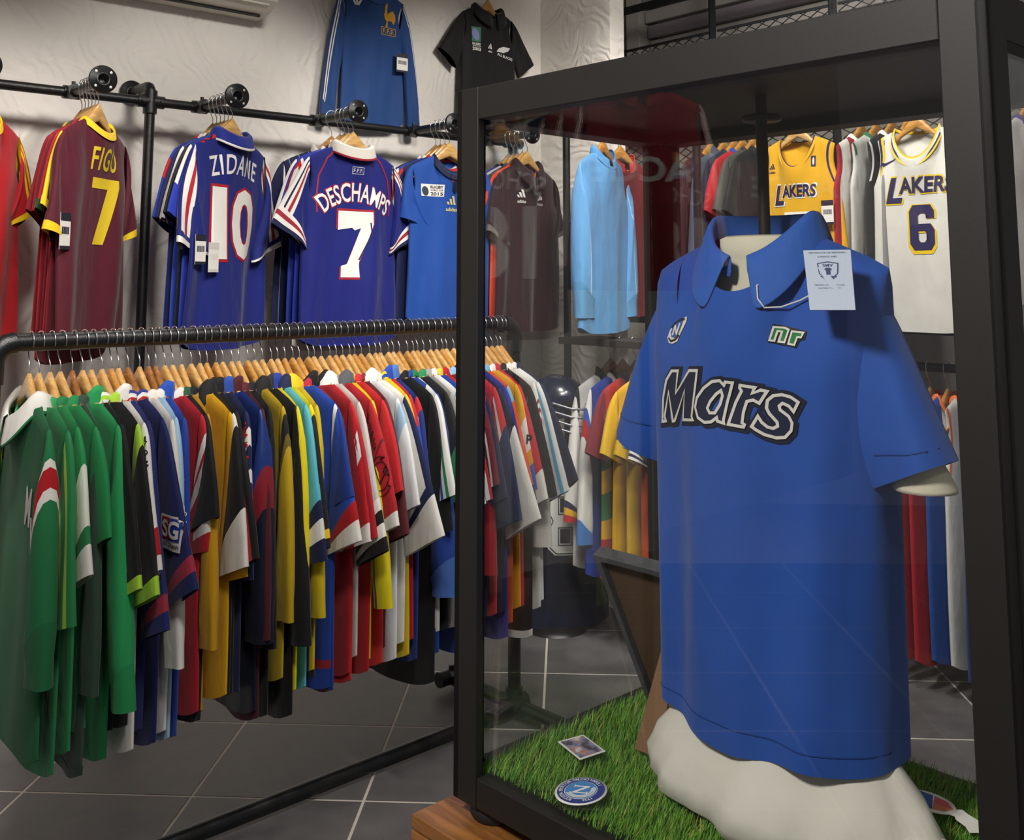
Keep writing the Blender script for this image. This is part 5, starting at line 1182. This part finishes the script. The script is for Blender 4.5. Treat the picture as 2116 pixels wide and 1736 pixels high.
for k in range(5):
    x0 = k * UL + .04; x1 = (k + 1) * UL; z0, z1 = 1.75, 2.74; m = MB()
    m.box((x0, -.006, z1 - .012), (x1, .006, z1)); m.box((x0, -.006, z0), (x1, .006, z0 + .012))
    def wire(a, b):
        a = Vector(a); b = Vector(b); d = (b - a).normalized(); n_ = Vector((-d.z, 0, d.x)) * .0022
        m.add([a + n_, b + n_, b - n_, a - n_, a + n_ + Vector((0, .003, 0)), b + n_ + Vector((0, .003, 0)), b - n_ + Vector((0, .003, 0)), a - n_ + Vector((0, .003, 0))], [[0, 1, 2, 3], [7, 6, 5, 4], [0, 4, 5, 1], [3, 2, 6, 7]])
    W_ = x1 - x0; H_ = z1 - z0; pitch = .075; sl_ = .55                # diamond lattice
    for sgn in (1, -1):
        c = -H_ / sl_
        while c < W_ + H_ / sl_:
            pts = []
            xa, xb = c, c + sgn * H_ / sl_
            a = Vector((xa, 0, 0)); b = Vector((xb, 0, H_))
            t0_, t1_ = 0.0, 1.0
            for lo_, hi_ in ((0, W_),):
                dx = b.x - a.x
                ta, tb = (lo_ - a.x) / dx, (hi_ - a.x) / dx
                t0_ = max(t0_, min(ta, tb)); t1_ = min(t1_, max(ta, tb))
            if t1_ - t0_ > .02: wire((x0 + a.lerp(b, t0_).x, 0, z0 + a.lerp(b, t0_).z), (x0 + a.lerp(b, t1_).x, 0, z0 + a.lerp(b, t1_).z))
            c += pitch
    m.build('wire_mesh', DKM, shf)['kind'] = 'stuff'
# roller shutter box behind it
rs = empty('roller_shutter', right_pt(UP, 0, .86), EA); tag(rs, 'grey roller shutter with perforated slats above the shop window', 'shutter')
ALU = pmat('shutter_aluminium', '#a09c98', .5, .2, .1, 40); PERF = pmat('shutter_perforated', '#8a8288', .6, .1, .5, 300)
for k in range(6):
    z = 2.80 + k * .085; m = MB(); m.box((-.05, -.02 - .02 * k, z), (3.4, .0 - .02 * k, z + .075), .006); m.build('slat', PERF if k % 2 else ALU, rs)
m = MB(); m.box((-.05, .02, 2.55), (3.4, .05, 2.80), .004); m.build('perforated_panel', PERF, rs)
m = MB(); m.box((-.05, -.03, 2.50), (3.4, .06, 2.56), .004); m.build('guide_rail', ALU, rs)
m = MB(); m.box((-.05, -.02, 2.62), (3.4, .0, 2.66), .004); m.build('guide_rail', ALU, rs)
m = MB(); m.box((-.16, -.1, 2.3), (-.06, .06, 3.25), .004); m.build('end_bracket', ALU, rs)

# upper window rail with basketball jerseys facing the shop
bar_thing('window_rail', 'black pipe rail along the shop window carrying jackets and jerseys', .72, 3.1, 2.24, .38)
ROW = [
 ('jacket', 'dark maroon jacket with emblem left of the grey jacket', dict(body='#2e141c', slv='L', ccol='#3a1a22', L=.72), 'jacket'),
 ('jacket', 'slate grey jacket with red tick on the sleeve', dict(body='#4a5668', slv='L', ccol='#3a4454', L=.72, collar='stand'), 'jacket'),
 ('jacket', 'dark navy jacket squeezed beside the slate grey one', dict(body='#1c2436', slv='L', ccol='#1c2436', L=.72), 'jacket'),
 ('jersey', 'red jersey with blue collar left of the yellow basketball jersey', dict(body='#a82228', ccol='#24409c'), 'shirt'),
 ('jersey', 'charcoal striped jersey behind the yellow basketball jersey', dict(body='#4a4a46', ccol='#2c2c2a'), 'shirt'),
 ('jersey', 'black jersey behind the yellow basketball jersey', dict(body='#1c1c1e', ccol=BLK), 'shirt'),
 ('jersey', 'red and white basketball top right of the yellow jersey', dict(body='#9c2230', stripes=[(-.9, -.6, WHT)], slv='N', ccol=WHT), 'shirt'),
 ('jersey', 'green edged white jersey between the two basketball jerseys', dict(body='#c8c8c2', slv='N', ccol='#2a6a44', trim=['#2a6a44']), 'shirt'),
 ('jersey', 'black and white jersey behind the white basketball jersey', dict(body='#26262a', slv='N', ccol=WHT, trim=[WHT]), 'shirt'),
 ('jersey', 'grey jersey behind the white basketball jersey', dict(body='#8a8a8a', slv='N', ccol=BLK), 'shirt'),
 ('jersey', 'violet collared white jersey just past the right post', dict(body='#d0cfd0', slv='N', ccol='#3a2a6a'), 'shirt'),
 ('jersey', 'maroon number jersey glimpsed past the right post', dict(body='#d8d4ce', slbands=[(.5, .7, '#7a2038')], ccol='#7a2038', bands=[(.3, .42, '#7a2038')]), 'shirt'),
 ('jersey', 'orange striped white jersey at the right edge', dict(body='#d8d4ce', bands=[(k / 20, k / 20 + .022, '#d87a4a') for k in range(7, 14)], ccol=WHT), 'shirt'),
]
for k, (nm, lb, kw, ca_) in enumerate(ROW):
    s = side_garment([.80, .88, .94, .99, 1.05, 1.10, 1.60, 1.67, 1.74, 1.81, 2.28, 2.38, 2.48][k], 2.24, .38, nm, lb, cat=ca_, **kw)
    if k == 1: decal(s['so-'], s['sleeve-'], poly2d([(-.03, .004), (-.02, -.008), (.035, .016), (-.015, .004)]), '#d83a2a', -.27, -.42, 'tick', .003)
    if k == 0: decal(s['root'], s['body'], poly2d([(-.06, .02), (.0, .03), (.05, .01), (.03, -.03), (.01, -.005), (-.03, .01)]), '#c8c4c8', .0, -.32, 'emblem', .003)
PUR = '#2a2350'
def lakers(root, surf, x, z, w, h, outline):
    big = text2d('L', 1, .25, .035); rest = text2d('AKERS', 1, .15, .03)
    shp = join2d(move(fit(big, w * .26, h), -w * .40, -h * .06), move(fit(rest, w * .8, h * .62), w * .08, h * .1))
    shpo = join2d(move(fit(big, w * .26 + .012, h + .012), -w * .40, -h * .06), move(fit(rest, w * .8 + .012, h * .62 + .012), w * .08, h * .1))
    decal(root, surf, shpo, outline, x, z, 'lettering_outline', .002); decal(root, surf, shp, PUR, x, z, 'lettering', .0035)
yl = at(1648, 262, 4.3)
hy = Vector((yl.x, yl.y, 2.24)); hanger(hy, FO, 'wooden hanger inside the yellow basketball jersey', None, 0, .85)
s = garment('basketball_jersey', 'yellow sleeveless basketball jersey with purple lettering', 'shirt', hy, FO, body='#d9a41a', slv='N', ws=.175, hw=.235, chest=.2, L=.72, nw=.085, dF=.13, collar='v', ccol='#d9a41a', cstripe=PUR, trim=['#d9a41a', PUR], T=.03, fold=.008, nu=72, nv=28, seed=3)
zl = at(1648, 400, 4.3).z - 2.24
lakers(s['root'], s['body'], -.0, zl, .2, .085, WHT)
decal(s['root'], s['body'], fit(poly2d([(-.5, .5), (.5, .5), (.5, .1), (.1, -.5), (-.1, -.5), (.1, .2), (-.5, .2)]), .13, .16), WHT, .01, zl - .16, 'number_outline', .002); decal(s['root'], s['body'], fit(poly2d([(-.5, .5), (.5, .5), (.5, .1), (.1, -.5), (-.1, -.5), (.1, .2), (-.5, .2)]), .11, .14), PUR, .01, zl - .16, 'number', .0035)
decal(s['root'], s['body'], join2d(move(fit(logo3(1), .03, .024), 0, .01), move(fit(text2d('adidas', 1, 0, .02), .034, .01), 0, -.012)), PUR, -.12, zl + .11, 'maker_mark', .002)
decal(s['root'], s['body'], poly2d(rect(.018, .045)), PUR, .085, zl + .13, 'league_mark', .002); decal(s['root'], s['body'], poly2d(ell(0, 0, .004, .016, 10)), WHT, .085, zl + .13, 'league_figure', .0035)
price_tag(s['root'], .16, zl - .09, -.05)
wl_ = at(1893, 245, 3.9)
hw_ = Vector((wl_.x, wl_.y, 2.22)); hanger(hw_, FO, 'wooden hanger inside the white basketball jersey', None, 1, .8)
s = garment('basketball_jersey', 'white sleeveless basketball jersey with purple number 6', 'shirt', hw_, FO, body='#d8d6ce', slv='N', ws=.165, hw=.2, chest=.185, L=.78, nw=.095, dF=.125, collar='multi', cstripe=[YEL, PUR, WHT, YEL], ccol=YEL, trim=[PUR, YEL], T=.03, fold=.006, nu=72, nv=28, seed=8)
z6 = at(1893, 388, 3.88).z - 2.22
lakers(s['root'], s['body'], .02, z6, .27, .10, YEL)
six = join2d(poly2d([(-.35, .5), (.35, .5), (.5, .36), (.5, .2), (.16, .2), (.16, .27), (.08, .32), (-.08, .32), (-.16, .27), (-.16, .08), (.35, .08), (.5, -.06), (.5, -.36), (.35, -.5), (-.35, -.5), (-.5, -.36), (-.5, .36)], [[(-.16, -.08), (.1, -.08), (.16, -.14), (.16, -.27), (.08, -.33), (-.08, -.33), (-.16, -.27)]]))
zs = at(1900, 472, 3.88).z - 2.22
decal(s['root'], s['body'], fit(six, .115, .19), YEL, .02, zs - .003, 'number_outline', .002); decal(s['root'], s['body'], fit(six, .1, .172), PUR, .02, zs + .003, 'number', .0035)
decal(s['root'], s['body'], poly2d([(-.04, .0), (-.03, -.014), (.045, .02), (-.022, .0), (-.03, .004)]), PUR, -.105, z6 + .105, 'tick', .002)
# lower rail with singlets hung over the shelving base
bar_thing('lower_window_rail', 'black pipe rail low along the shop window carrying singlets', 1.25, 3.0, 1.16, .34)
SG = [('red singlet with dark side at the left of the low rail', '#8c1a24', '#14161e', .90), ('dark navy singlet on the low rail', '#14161e', RED, .84), ('red singlet with white piping on the low rail', '#b01c2a', WHT, .98), ('crimson singlet on the low rail', '#a81a28', '#d04030', .98),
      ('blue and white striped singlet with orange neck on the low rail', '#1d4ea0', '#e07030', .96), ('white singlet on the low rail', '#d8d8d4', '#e07030', .96), ('royal blue singlet with orange piped armhole on the low rail', '#24407e', '#e07030', 1.0), ('navy singlet with white flash on the low rail', '#1a2444', WHT, .98),
      ('deep blue singlet with green hem panel on the low rail', '#1c3272', '#2a6a44', 1.0), ('white and red singlet at the right of the low rail', '#d0d0cc', RED, .99)]
for k, (lb, c, tcol, L_) in enumerate(SG):
    kw = dict(body=c, slv='N', ccol=tcol, trim=[tcol], L=L_, T=.02, ws=.17, hw=.2, dF=.12, fold=.008, drop=.1)
    if 'striped' in lb: kw['stripes'] = [(-.5, -.2, WHT), (.3, .5, WHT)]
    if 'flash' in lb: kw['stripes'] = [(-.6, -.45, WHT)]
    if 'green' in lb: kw['bands'] = [(.4, .5, '#2a6a44'), (.95, 1, RED)]
    s = side_garment(1.66 + k * .07, 1.16, .34, 'singlet', lb, **kw)
    if k in (1, 2, 7, 8): price_tag(s['root'], -.12 + .02 * (k % 3), -.42, -.045, .06, .13, '#20222c' if k != 8 else '#b39a70')

# ------------------------------------------------------------------ jackets left of the frame, mirrored in the case glass
MR0 = Vector((-1.95, 1.22, 0)); MRD = Vector((-.88, .47, 0)).normalized()
mr = empty('jacket_rail', MR0); tag(mr, 'black pipe rail of jackets standing left of the camera view', 'clothes rail')
m = MB(); m.tube([Vector((0, 0, 2.30)) - MRD * .08, Vector((0, 0, 2.30)) + MRD * 1.6], .0175, 12); m.build('bar', BLACK, mr)
for q in (.02, 1.55):
    m = MB(); m.tube([MRD * q + Vector((0, 0, .01)), MRD * q + Vector((0, 0, 2.30))], .0175, 12); m.build('leg', BLACK, mr)
ST = [(.3, .45, WHT), (.6, .75, WHT), (.88, 1, WHT)]
for k, (lb, kw) in enumerate([
    ('dark red track jacket with block lettering, foremost of the mirrored rail', dict(body='#7d121c', slstripes=ST, ccol='#7d121c')),
    ('dark red track jacket second on the mirrored rail', dict(body='#86141f', slstripes=ST, ccol='#86141f')),
    ('dark red track jacket third on the mirrored rail', dict(body='#741220', slstripes=ST, ccol='#741220')),
    ('navy track jacket with white stripes on the mirrored rail', dict(body='#1a2038', slstripes=ST, ccol=NVY)),
    ('pale grey track jacket on the mirrored rail', dict(body='#a8a6a2', slstripes=ST, ccol='#a8a6a2')),
    ('light grey track jacket with blue yoke on the mirrored rail', dict(body='#9a9a98', slbands=[(0, .12, '#2a44a0')], ccol='#9a9a98')),
    ('black track jacket with white stripes on the mirrored rail', dict(body='#1a1a1c', slstripes=ST, ccol=BLK)),
    ('yellow jersey on the mirrored rail', dict(body='#c8b414', slv='S', ccol=YEL)),
    ('purple jersey with grey shoulders on the mirrored rail', dict(body='#2c2440', slv='S', slbands=[(0, .3, '#b0aeb0')], ccol='#2c2440'))]):
    p = MR0 + MRD * (.02 + k * .15) + Vector((0, 0, 2.30)); rz = math.radians(88)
    d = dict(slv='L', collar='stand', T=.02, fold=.008, nu=40, seed=70 + k, L=.7); d.update(kw)
    s = garment('track_jacket' if 'jacket' in lb else 'jersey', lb, 'jacket' if 'jacket' in lb else 'shirt', p, rz, **d)
    hanger(p, rz, HL(lb), None, 1)
    if k == 0: decal(s['root'], s['body'], fit(text2d('ACCE', 1, 0, .03), .36, .09), '#b8b4b0', 0, -.42)
p = Vector((-2.0, 1.72, 2.13)); rz = math.radians(86)
m = MB(); m.tube([p - MR0 + Vector((.06, 0, 0)), p - MR0 - Vector((.95, 0, 0)), p - MR0 + Vector((-.95, 0, -2.12))], .0175, 12); m.build('side_arm', BLACK, mr)
s = garment('jersey', 'claret jersey with white number 18 mirrored in the case glass', 'shirt', p, rz, body='#4a1a26', ccol='#7aa0c0', cuff='#c8c4c0', sl='#b8b4b0', T=.016, fold=.008, nu=48, seed=77)
hanger(p, rz, 'wooden hanger of the claret number 18 jersey mirrored in the glass', None, 1)
decal(s['root'], s['body'], bend(fit(text2d('SCHOLES', 1, 0, .01), .3, .07), .4), '#cfd0cc', 0, -.28); decal(s['root'], s['body'], fit(text2d('18', 1, 0, .03), .24, .26), '#cfd0cc', 0, -.5, 'number')
